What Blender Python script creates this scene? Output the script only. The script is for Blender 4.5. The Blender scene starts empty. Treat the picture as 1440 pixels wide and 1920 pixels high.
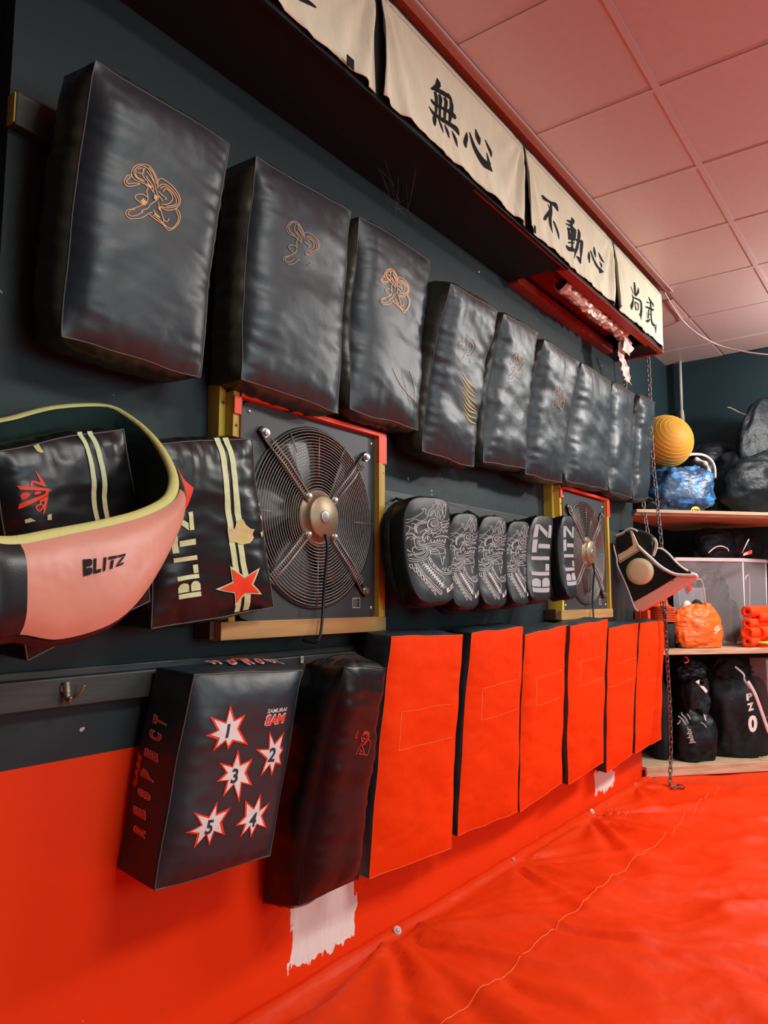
import bpy, bmesh, math, random
from mathutils import Vector, Matrix, noise, geometry
V = Vector
# ------------------------------------------------------------------ camera
F_PX, CX, CY = 1410.0, 720.0, 960.0
TH, PITCH = math.radians(36.4), math.atan(160/1410)
CAM = V((1.5, 0.0, 1.06))
FW = V((-math.sin(TH)*math.cos(PITCH), math.cos(TH)*math.cos(PITCH), math.sin(PITCH)))
RT = V((math.cos(TH), math.sin(TH), 0.0))
UP = RT.cross(FW)
sc = bpy.context.scene
col = sc.collection
cam = bpy.data.cameras.new('camera'); co = bpy.data.objects.new('camera', cam); col.objects.link(co)
cam.sensor_fit = 'VERTICAL'; cam.sensor_height = 36.0; cam.sensor_width = 27.0; cam.lens = 36.0*F_PX/1920.0
cam.clip_start = 0.05
co.matrix_world = Matrix(((RT.x, UP.x, -FW.x, CAM.x), (RT.y, UP.y, -FW.y, CAM.y), (RT.z, UP.z, -FW.z, CAM.z), (0, 0, 0, 1)))
sc.camera = co
sc.view_settings.view_transform = 'Standard'; sc.view_settings.look = 'None'
sc.view_settings.gamma = 1.0; sc.view_settings.use_curve_mapping = False
sc.view_settings.exposure = 0.22
w = bpy.data.worlds.new('world'); sc.world = w; w.use_nodes = True
w.node_tree.nodes['Background'].inputs[0].default_value = (0.25, 0.55, 0.62, 1)
w.node_tree.nodes['Background'].inputs[1].default_value = 0.07
def area(name, loc, tgt, sx, sy, power, color):
    l = bpy.data.lights.new(name, 'AREA'); l.shape = 'RECTANGLE'; l.size = sx; l.size_y = sy
    l.energy = power; l.color = color
    o = bpy.data.objects.new(name, l); col.objects.link(o); o.location = loc
    o.rotation_euler = (V(tgt)-V(loc)).to_track_quat('-Z', 'Y').to_euler(); return o
area('ceiling_panel_far', (2.15, 4.3, 2.84), (2.15, 4.3, 0), 0.6, 1.2, 58, (0.98, 1.0, 0.97))
area('ceiling_panel_near', (2.3, 1.5, 2.84), (2.3, 1.5, 0), 0.6, 1.2, 40, (0.98, 1.0, 0.95))
area('fill_light_side', (5.3, 2.2, 1.7), (0.0, 2.9, 1.6), 3.4, 1.6, 52, (0.80, 0.97, 1.0))  # unseen cool fill, added to whiten the ceiling and lift the wall
def point_light(name, loc, r, power, color):
    l = bpy.data.lights.new(name, 'POINT'); l.shadow_soft_size = r; l.energy = power; l.color = color
    o = bpy.data.objects.new(name, l); col.objects.link(o); o.location = loc
point_light('fill_light_far', (1.75, 5.1, 2.45), 0.09, 88, (1.0, 0.98, 0.94))  # unseen point fill, added to brighten the far end of the ceiling

def at(px, py, x=None, y=None, z=None):
    """point on the ray through a photo pixel at a given world x, y or z"""
    d = FW*F_PX + RT*(px-CX) - UP*(py-CY)
    if x is not None: t = (x-CAM.x)/d.x
    elif y is not None: t = (y-CAM.y)/d.y
    else: t = (z-CAM.z)/d.z
    return CAM + d*t
SH0 = V((0.0, 4.6, 0)); SHD = V((math.sin(math.radians(41.8)), math.cos(math.radians(41.8)), 0)); SHN = V((SHD.y, -SHD.x, 0))
def ats(px, py, off=0.0):
    """point on the ray at the shelf front plane, off metres behind it"""
    d = FW*F_PX + RT*(px-CX) - UP*(py-CY)
    t = ((SH0-SHN*off-CAM).dot(SHN))/d.dot(SHN)
    return CAM + d*t
# ------------------------------------------------------------------ materials
M = {}
def lin(c):
    return tuple(((v/255)/12.92 if v/255 <= 0.04045 else ((v/255+0.055)/1.055)**2.4) for v in c)
def mat(name, rgb, rough=0.5, spec=0.5, metal=0.0, bump=0.0, bscale=200.0, var=0.0, vscale=8.0, rgb2=None, stretch=(1, 1, 1), alpha=1.0, coat=0.0, trans=0.0, bump2=0.0, b2scale=20.0, thr=None):
    m = bpy.data.materials.new(name); m.use_nodes = True; nt = m.node_tree; b = nt.nodes['Principled BSDF']
    b.inputs['Base Color'].default_value = (*rgb, 1); b.inputs['Roughness'].default_value = rough
    b.inputs['Metallic'].default_value = metal; b.inputs['Specular IOR Level'].default_value = spec
    b.inputs['Alpha'].default_value = alpha; b.inputs['Coat Weight'].default_value = coat
    b.inputs['Transmission Weight'].default_value = trans
    g = nt.nodes.new('ShaderNodeNewGeometry'); mp = nt.nodes.new('ShaderNodeMapping'); mp.inputs['Scale'].default_value = stretch
    nt.links.new(g.outputs['Position'], mp.inputs['Vector'])
    if var > 0 or rgb2:
        n = nt.nodes.new('ShaderNodeTexNoise'); n.inputs['Scale'].default_value = vscale; n.inputs['Detail'].default_value = 5
        nt.links.new(mp.outputs[0], n.inputs['Vector'])
        r = nt.nodes.new('ShaderNodeValToRGB')
        lo, hi = thr if thr else (0.3, 0.7)
        r.color_ramp.elements[0].position = lo; r.color_ramp.elements[1].position = hi
        c2 = rgb2 if rgb2 else tuple(v*(1-var) for v in rgb)
        r.color_ramp.elements[0].color = (*c2, 1); r.color_ramp.elements[1].color = (*rgb, 1)
        nt.links.new(n.outputs[0], r.inputs[0]); nt.links.new(r.outputs[0], b.inputs['Base Color'])
    if bump > 0 or bump2 > 0:
        last = None
        for bs, sl in ((bump, bscale), (bump2, b2scale)):
            if bs <= 0: continue
            n = nt.nodes.new('ShaderNodeTexNoise'); n.inputs['Scale'].default_value = sl; n.inputs['Detail'].default_value = 3
            nt.links.new(mp.outputs[0], n.inputs['Vector'])
            bp = nt.nodes.new('ShaderNodeBump'); bp.inputs['Strength'].default_value = bs; bp.inputs['Distance'].default_value = 0.3/sl
            nt.links.new(n.outputs[0], bp.inputs['Height'])
            if last: nt.links.new(last.outputs[0], bp.inputs['Normal'])
            last = bp
        nt.links.new(last.outputs[0], b.inputs['Normal'])
    M[name] = m; return m
mat('black_vinyl', (0.014, 0.028, 0.036), 0.43, 0.62, bump=0.08, bscale=420, bump2=0.10, b2scale=14)
mat('olive_vinyl', (0.026, 0.033, 0.022), 0.36, 0.6, bump=0.08, bscale=420, bump2=0.15, b2scale=20)
mat('thai_leather', (0.006, 0.008, 0.010), 0.42, 0.28, bump=0.12, bscale=350)
mat('black_leather', (0.007, 0.009, 0.011), 0.33, 0.45, bump=0.15, bscale=350)
mat('black_cloth', (0.010, 0.013, 0.016), 0.75, 0.3, bump=0.3, bscale=300, bump2=0.4, b2scale=12)
mat('sack_black', (0.005, 0.010, 0.013), 0.45, 0.25, bump2=0.5, b2scale=14)
mat('piping', (0.10, 0.10, 0.09), 0.5)
mat('orange_vinyl', (0.90, 0.050, 0.002), 0.6, 0.12, bump=0.15, bscale=500, var=0.10, vscale=3, bump2=0.2, b2scale=18)
mat('orange_edge', (0.80, 0.10, 0.01), 0.5)
mat('stitch', (0.85, 0.30, 0.10), 0.6)
mat('canvas', (0.80, 0.044, 0.003), 0.50, 0.14, bump=0.12, bscale=300, var=0.10, vscale=1.6, bump2=0.3, b2scale=7)
mat('ceiling_tile', (0.60, 0.49, 0.46), 0.38, 0.5, bump=0.05, bscale=300, var=0.05, vscale=30)
mat('ceiling_bar', (0.60, 0.50, 0.48), 0.35, 0.5)
mat('black_paint', (0.010, 0.017, 0.020), 0.55, 0.4, bump=0.2, bscale=120)
mat('rail_paint', (0.035, 0.046, 0.044), 0.45, 0.5, bump=0.2, bscale=60, stretch=(1, .15, 1))
mat('dark_teal', (0.012, 0.034, 0.042), 0.6, 0.35, bump=0.15, bscale=60, var=0.2, vscale=2)
mat('red_paint', (0.50, 0.06, 0.035), 0.5, 0.4, bump=0.2, bscale=60, var=0.25, vscale=6)
mat('red_board', (0.85, 0.06, 0.012), 0.5)
mat('banner_cloth', (0.84, 0.88, 0.66), 0.85, 0.2, bump=0.25, bscale=500, var=0.10, vscale=7, bump2=0.35, b2scale=9)
mat('ink', (0.010, 0.016, 0.018), 0.8, 0.2)
mat('yellow_pine', (0.74, 0.58, 0.06), 0.5, 0.4, bump=0.2, bscale=60, rgb2=(0.42, 0.25, 0.05), vscale=22, stretch=(1, 1, .1))
mat('pine', (0.60, 0.36, 0.13), 0.55, 0.4, bump=0.2, bscale=60, rgb2=(0.36, 0.18, 0.06), vscale=26, stretch=(1, .08, 1))
mat('brown_wood', (0.13, 0.06, 0.03), 0.6, 0.3, bump=0.2, bscale=60)
mat('shelf_wood', (0.66, 0.50, 0.34), 0.6, 0.3, bump=0.2, bscale=60, rgb2=(0.45, 0.28, 0.16), vscale=20, stretch=(.3, .3, 3))
mat('fan_plate', (0.036, 0.045, 0.048), 0.5, 0.5, bump=0.1, bscale=300)
mat('fan_black', (0.006, 0.008, 0.009), 0.4, 0.5)
mat('fan_blade', (0.035, 0.040, 0.035), 0.35, 0.5)
mat('wire', (0.30, 0.28, 0.26), 0.35, 0.6, metal=0.4)
mat('hub_metal', (0.30, 0.23, 0.14), 0.42, 0.5, metal=0.6, bump=0.1, bscale=200)
mat('steel', (0.60, 0.58, 0.55), 0.3, 0.5, metal=0.9)
mat('chain_steel', (0.20, 0.17, 0.16), 0.4, 0.5, metal=0.8)
mat('white_print', (0.80, 0.80, 0.78), 0.6)
mat('grey_print', (0.36, 0.35, 0.38), 0.6)
mat('line_print', (0.80, 0.80, 0.80), 0.6)
mat('cream_print', (0.70, 0.84, 0.46), 0.6, rgb2=(0.58, 0.70, 0.38), vscale=90)
mat('gold_print', (0.86, 0.50, 0.22), 0.55)
mat('faded_print', (0.36, 0.25, 0.17), 0.55)
mat('red_print', (0.90, 0.05, 0.01), 0.55)
mat('deep_red_print', (0.75, 0.05, 0.015), 0.55)
mat('navy_print', (0.01, 0.04, 0.06), 0.6)
mat('salmon_bounce_lit', (0.97, 0.48, 0.38), 0.42, 0.5)  # lighter copy of the salmon vinyl, red floor bounce painted into its colour
mat('salmon_vinyl', (0.68, 0.28, 0.20), 0.42, 0.5, var=0.10, vscale=3, bump2=0.2, b2scale=8)
mat('green_lining', (0.012, 0.030, 0.026), 0.9, 0.2, bump=0.4, bscale=500, bump2=0.4, b2scale=12)
mat('yellow_trim', (0.66, 0.63, 0.22), 0.6, 0.4, bump=0.5, bscale=90)
mat('cream_vinyl', (0.78, 0.66, 0.42), 0.45, 0.5)
mat('white_trim', (0.78, 0.74, 0.68), 0.5)
mat('foam_torn', (0.70, 0.62, 0.38), 0.9, 0.1, rgb2=(0.60, 0.56, 0.14), vscale=30)
mat('foil', (0.78, 0.70, 0.60), 0.42, 0.6, metal=0.25, bump2=0.6, b2scale=60)
mat('ball_gold', (0.62, 0.30, 0.025), 0.6, 0.4, bump=0.2, bscale=200)
mat('ball_line', (0.85, 0.55, 0.12), 0.6)
mat('blue_bag', (0.02, 0.06, 0.13), 0.35, 0.5, rgb2=(0.05, 0.30, 0.75), vscale=14, thr=(0.34, 0.5), bump2=0.6, b2scale=40)
mat('pale_plastic', (0.6, 0.6, 0.58), 0.4)
mat('orange_bag', (0.98, 0.17, 0.02), 0.35, 0.5, bump2=0.9, b2scale=34, stretch=(1, 1, 2.2))
mat('clear_plastic', (0.50, 0.46, 0.47), 0.25, 0.6, alpha=0.30)
mat('milky_rim', (0.66, 0.55, 0.56), 0.35)
mat('foam_orange', (0.92, 0.07, 0.01), 0.8, 0.2)
mat('foam_hole_shade', (0.35, 0.02, 0.01), 0.9)  # darkened foam colour, shade inside the tube holes painted in
mat('disc_orange', (0.90, 0.09, 0.01), 0.5)
mat('disc_yellow', (0.80, 0.62, 0.05), 0.5)
mat('red_strap', (0.8, 0.03, 0.03), 0.5)
mat('cable_white', (0.70, 0.62, 0.60), 0.5)
mat('pole_white', (0.60, 0.55, 0.48), 0.5)
mat('web', (0.4, 0.4, 0.38), 0.8, alpha=0.3)
# painted left wall: upper charcoal, lower orange panel, bare plaster patches, chips
def wall_mat():
    m = bpy.data.materials.new('left_wall'); m.use_nodes = True; nt = m.node_tree; N = nt.nodes; L = nt.links
    b = N['Principled BSDF']; b.inputs['Roughness'].default_value = 0.5; b.inputs['Specular IOR Level'].default_value = 0.22
    g = N.new('ShaderNodeNewGeometry'); s = N.new('ShaderNodeSeparateXYZ'); L.new(g.outputs['Position'], s.inputs[0])
    def mth(op, a, c, clamp=False):
        n = N.new('ShaderNodeMath'); n.operation = op; n.use_clamp = clamp
        for i, v in enumerate((a, c)):
            if isinstance(v, (int, float)): n.inputs[i].default_value = v
            else: L.new(v, n.inputs[i])
        return n.outputs[0]
    def noi(scale, det=4, stretch=None):
        n = N.new('ShaderNodeTexNoise'); n.inputs['Scale'].default_value = scale; n.inputs['Detail'].default_value = det
        if stretch:
            mp = N.new('ShaderNodeMapping'); mp.inputs['Scale'].default_value = stretch; L.new(g.outputs['Position'], mp.inputs[0]); L.new(mp.outputs[0], n.inputs['Vector'])
        else: L.new(g.outputs['Position'], n.inputs['Vector'])
        return n.outputs[0]
    def mix(f, c1, c2):
        n = N.new('ShaderNodeMix'); n.data_type = 'RGBA'; L.new(f, n.inputs[0])
        for i, v in ((6, c1), (7, c2)):
            if isinstance(v, tuple): n.inputs[i].default_value = (*v, 1)
            else: L.new(v, n.inputs[i])
        return n.outputs[2]
    dark = mix(noi(1.7), (0.017, 0.031, 0.035), (0.032, 0.045, 0.048))
    ora = mix(noi(2.2), (0.86, 0.040, 0.003), (0.93, 0.052, 0.004))
    c = mix(mth('LESS_THAN', s.outputs[2], 0.722), dark, ora)
    edge = noi(45, 6, (1, 1, .28)); edge2 = noi(9, 4)
    def box(y0, y1, z0, z1, amp):
        wob = mth('MULTIPLY', mth('SUBTRACT', edge, 0.5), amp)
        wob2 = mth('ADD', wob, mth('MULTIPLY', mth('SUBTRACT', edge2, 0.5), amp*0.5))
        yy = mth('ADD', s.outputs[1], wob2); zz = mth('ADD', s.outputs[2], wob2)
        return mth('MULTIPLY', mth('MULTIPLY', mth('GREATER_THAN', yy, y0), mth('LESS_THAN', yy, y1)), mth('MULTIPLY', mth('GREATER_THAN', zz, z0), mth('LESS_THAN', zz, z1)))
    plaster = mix(noi(30, 5, (1, 2, .5)), (0.80, 0.74, 0.70), (0.97, 0.95, 0.90))
    c = mix(box(1.60, 1.885, 0.045, 0.32, 0.07), c, plaster)
    c = mix(box(3.86, 4.13, 0.05, 0.17, 0.10), c, plaster)
    chip = mth('MULTIPLY', mth('GREATER_THAN', noi(26, 2), 0.745), mth('GREATER_THAN', noi(5, 1), 0.52))
    c = mix(chip, c, (0.55, 0.50, 0.45))
    L.new(c, b.inputs['Base Color'])
    bp = N.new('ShaderNodeBump'); bp.inputs['Strength'].default_value = 0.25; bp.inputs['Distance'].default_value = 0.004
    L.new(noi(18, 6), bp.inputs['Height']); L.new(bp.outputs[0], b.inputs['Normal'])
    M['left_wall'] = m
wall_mat()
# ------------------------------------------------------------------ objects
ORG = {}
def tag(o, label, cat, group=None, kind=None):
    if label: o['label'] = label
    if cat: o['category'] = cat
    if group: o['group'] = group
    if kind: o['kind'] = kind
    return o
def thing(name, loc, label, cat, group=None):
    o = bpy.data.objects.new(name, None); col.objects.link(o); o.location = loc; o.empty_display_size = 0.05
    ORG[o.name] = V(loc); return tag(o, label, cat, group)
def mesh(name, vs, fs, m, parent=None, smooth=True, label=None):
    org = ORG[parent.name] if parent else V((0, 0, 0))
    me = bpy.data.meshes.new(name); me.from_pydata([tuple(V(v)-org) for v in vs], [], fs); me.materials.append(M[m])
    if smooth: me.polygons.foreach_set('use_smooth', [True]*len(me.polygons))
    me.update()
    o = bpy.data.objects.new(name, me); col.objects.link(o)
    if parent: o.parent = parent
    ORG[o.name] = org
    if label: o['label'] = label
    return o
class MB:
    def __init__(s): s.v = []; s.f = []
    def add(s, vs, fs):
        k = len(s.v); s.v += [V(v) for v in vs]; s.f += [tuple(i+k for i in f) for f in fs]; return s
    def hexa(s, c):  # 8 corners: bottom loop 4, top loop 4
        return s.add(c, [(0, 3, 2, 1), (4, 5, 6, 7), (0, 1, 5, 4), (1, 2, 6, 5), (2, 3, 7, 6), (3, 0, 4, 7)])
    def box(s, a, b):
        x0, y0, z0 = a; x1, y1, z1 = b
        return s.hexa([(x0, y0, z0), (x1, y0, z0), (x1, y1, z0), (x0, y1, z0), (x0, y0, z1), (x1, y0, z1), (x1, y1, z1), (x0, y1, z1)])
    def obox(s, c, ax, ay, az, hx, hy, hz):
        c = V(c)
        def p(i, j, k): return c+ax*hx*i+ay*hy*j+az*hz*k
        return s.hexa([p(-1, -1, -1), p(1, -1, -1), p(1, 1, -1), p(-1, 1, -1), p(-1, -1, 1), p(1, -1, 1), p(1, 1, 1), p(-1, 1, 1)])
    def prism(s, pts, off):
        n = len(pts); off = V(off); a = [V(p) for p in pts]; b = [p+off for p in a]
        return s.add(a+b, [tuple(range(n))[::-1], tuple(range(n, 2*n))]+[(i, (i+1) % n, n+(i+1) % n, n+i) for i in range(n)])
    def tube(s, pts, r, seg=8, closed=False, flat=1.0, upv=None):
        pts = [V(p) for p in pts]; n = len(pts); rs = r if isinstance(r, (list, tuple)) else [r]*n
        k = len(s.v); prev = V(upv) if upv else None
        for i, p in enumerate(pts):
            if closed: t = pts[(i+1) % n]-pts[i-1]
            else: t = pts[min(i+1, n-1)]-pts[max(i-1, 0)]
            if t.length < 1e-9: t = V((0, 0, 1))
            t.normalize()
            if prev is None: prev = t.orthogonal()
            a = prev-t*prev.dot(t)
            if a.length < 1e-6: a = t.orthogonal()
            a.normalize(); b = t.cross(a); prev = a
            for j in range(seg):
                th = 2*math.pi*j/seg; s.v.append(p+(a*math.cos(th)+b*math.sin(th)*flat)*rs[i])
        m = n if closed else n-1
        for i in range(m):
            i2 = (i+1) % n
            for j in range(seg):
                j2 = (j+1) % seg; s.f.append((k+i*seg+j, k+i*seg+j2, k+i2*seg+j2, k+i2*seg+j))
        if not closed:
            s.f.append(tuple(k+j for j in range(seg))[::-1]); s.f.append(tuple(k+(n-1)*seg+j for j in range(seg)))
        return s
    def cyl(s, a, b, r, seg=20, r2=None):
        return s.tube([a, b], [r, r if r2 is None else r2], seg)
    def lathe(s, c, axis, prof, seg=28):   # prof (radius, height along axis)
        c = V(c); axis = V(axis).normalized(); u = axis.orthogonal().normalized(); w_ = axis.cross(u); k = len(s.v)
        for r, h in prof:
            for j in range(seg):
                t = 2*math.pi*j/seg; s.v.append(c+axis*h+(u*math.cos(t)+w_*math.sin(t))*r)
        for i in range(len(prof)-1):
            for j in range(seg):
                j2 = (j+1) % seg; s.f.append((k+i*seg+j, k+i*seg+j2, k+(i+1)*seg+j2, k+(i+1)*seg+j))
        return s
    def build(s, name, m, parent=None, smooth=False, label=None, bevel=0.0):
        o = mesh(name, s.v, s.f, m, parent, smooth, label)
        if bevel > 0:
            md = o.modifiers.new('bevel', 'BEVEL'); md.width = bevel; md.segments = 2; md.limit_method = 'ANGLE'
        return o
def catmull(pts, sub=6, closed=False):
    P = [V(p) for p in pts]; n = len(P); out = []
    rng = range(n if closed else n-1)
    for i in rng:
        if closed: p0, p1, p2, p3 = P[i-1], P[i], P[(i+1) % n], P[(i+2) % n]
        else: p0, p1, p2, p3 = P[max(i-1, 0)], P[i], P[i+1], P[min(i+2, n-1)]
        for k in range(sub):
            t = k/sub
            out.append(0.5*((2*p1)+(p2-p0)*t+(2*p0-5*p1+4*p2-p3)*t*t+(3*p1-p0-3*p2+p3)*t**3))
    if not closed: out.append(P[-1])
    return out
# homography pixel quad -> unit square (u right, v up): corners TL, TR, BR, BL
def homog(q):
    A = []; B = []
    for (x, y), (u, v) in zip(q, ((0, 1), (1, 1), (1, 0), (0, 0))):
        A.append([x, y, 1, 0, 0, 0, -u*x, -u*y]); B.append(u)
        A.append([0, 0, 0, x, y, 1, -v*x, -v*y]); B.append(v)
    n = 8; Mx = [A[i]+[B[i]] for i in range(n)]
    for i in range(n):
        p = max(range(i, n), key=lambda r: abs(Mx[r][i])); Mx[i], Mx[p] = Mx[p], Mx[i]
        for r in range(n):
            if r != i:
                f = Mx[r][i]/Mx[i][i]
                Mx[r] = [a-f*b for a, b in zip(Mx[r], Mx[i])]
    h = [Mx[i][n]/Mx[i][i] for i in range(n)]
    def f(x, y):
        d = h[6]*x+h[7]*y+1
        return ((h[0]*x+h[1]*y+h[2])/d, (h[3]*x+h[4]*y+h[5])/d)
    return f
# 2D artwork -> triangles / quads
def stroke(pts, wd=None, sub=5):
    """pts (x,y,w) or (x,y) with a constant width; returns a list of quads"""
    p3 = [V((p[0], p[1], p[2] if len(p) > 2 else wd)) for p in pts]
    c = catmull(p3, sub) if len(p3) > 2 else [p3[0].lerp(p3[-1], k/4) for k in range(5)]
    L, R = [], []
    for i, p in enumerate(c):
        t = c[min(i+1, len(c)-1)]-c[max(i-1, 0)]; t = V((t.x, t.y)); 
        if t.length < 1e-9: t = V((1, 0))
        t.normalize(); nrm = V((-t.y, t.x)); w_ = max(p.z, 1e-4)*0.5
        L.append((p.x+nrm.x*w_, p.y+nrm.y*w_)); R.append((p.x-nrm.x*w_, p.y-nrm.y*w_))
    return [[L[i], L[i+1], R[i+1], R[i]] for i in range(len(L)-1)]
def poly(pts):
    t = geometry.tessellate_polygon([[V((p[0], p[1], 0)) for p in pts]])
    return [[tuple(pts[i]) for i in tri] for tri in t]
def rect(x0, y0, x1, y1): return [[(x0, y0), (x1, y0), (x1, y1), (x0, y1)]]
def text2d(body, shear=0.0, offset=0.0, bold=0.0):
    c = bpy.data.curves.new('t', 'FONT'); c.body = body; c.shear = shear; c.offset = bold; c.resolution_u = 3
    o = bpy.data.objects.new('t', c); col.objects.link(o)
    me = bpy.data.meshes.new_from_object(o.evaluated_get(bpy.context.evaluated_depsgraph_get()))
    vs = [(v.co.x, v.co.y) for v in me.vertices]; fs = [[vs[i] for i in p.vertices] for p in me.polygons]
    bpy.data.objects.remove(o); bpy.data.curves.remove(c); bpy.data.meshes.remove(me)
    x0 = min(v[0] for v in vs); x1 = max(v[0] for v in vs); y0 = min(v[1] for v in vs); y1 = max(v[1] for v in vs)
    return [[((x-x0)/(x1-x0), (y-y0)/(y1-y0)) for x, y in f] for f in fs]
def quadmap(fs, q):   # unit square artwork into quad TL,TR,BR,BL (any 2D space)
    def f(x, y):
        t = (q[0][0]*(1-x)+q[1][0]*x, q[0][1]*(1-x)+q[1][1]*x); b = (q[3][0]*(1-x)+q[2][0]*x, q[3][1]*(1-x)+q[2][1]*x)
        return (b[0]*(1-y)+t[0]*y, b[1]*(1-y)+t[1]*y)
    return [[f(*p) for p in fc] for fc in fs]
def decal(name, fs, surf, m, parent, uvmap=None, maxlen=0.04, label=None):
    """map 2D faces onto a surface function surf(u,v); long faces are split"""
    mb = MB()
    if uvmap: fs = [[uvmap(*p) for p in f] for f in fs]
    out = []
    def split(t):
        d = [math.hypot(t[i][0]-t[(i+1) % 3][0], t[i][1]-t[(i+1) % 3][1]) for i in range(3)]
        k = d.index(max(d))
        if d[k] <= maxlen: out.append(t); return
        a, b, c = t[k], t[(k+1) % 3], t[(k+2) % 3]; mm = ((a[0]+b[0])/2, (a[1]+b[1])/2)
        split([a, mm, c]); split([mm, b, c])
    for f in fs:
        for i in range(1, len(f)-1): split([f[0], f[i], f[i+1]])
    for t in out: mb.add([surf(*p) for p in t], [(0, 1, 2)])
    return mb.build(name, m, parent, smooth=False, label=label)
def stencil(word='BLITZ'):
    L = {'B': [rect(0, 0, .30, 1), [[(.38, .54), (.38, 1), (.72, 1), (.90, .92), (.96, .78), (.90, .62), (.78, .54)]], [[(.38, 0), (.38, .46), (.78, .46), (.94, .38), (1, .24), (.94, .08), (.74, 0)]]],
         'L': [rect(0, 0, .32, 1), rect(.40, 0, 1, .24)], 'I': [rect(.25, 0, .75, 1)],
         'T': [rect(0, .76, 1, 1), rect(.33, 0, .67, .70)],
         'Z': [rect(.02, .78, .98, 1), [[(.60, .72), (.98, .78), (.42, .24), (.02, .24)]], rect(.02, 0, .98, .20)]}
    Wd = {'B': 1, 'L': .8, 'I': .5, 'T': .9, 'Z': .95}; x = 0; out = []
    for ch in word:
        for grp in L[ch]:
            for f in grp: out.append([(x+p[0]*Wd[ch], p[1]) for p in f])
        x += Wd[ch]+.14
    x -= .14
    return [[(p[0]/x, p[1]) for p in f] for f in out]
def star_poly(n, r1, r2, cx=0, cy=0, rot=90):
    return [(cx+(r1 if i % 2 == 0 else r2)*math.cos(math.radians(rot+i*180/n)), cy+(r1 if i % 2 == 0 else r2)*math.sin(math.radians(rot+i*180/n))) for i in range(2*n)]
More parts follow.
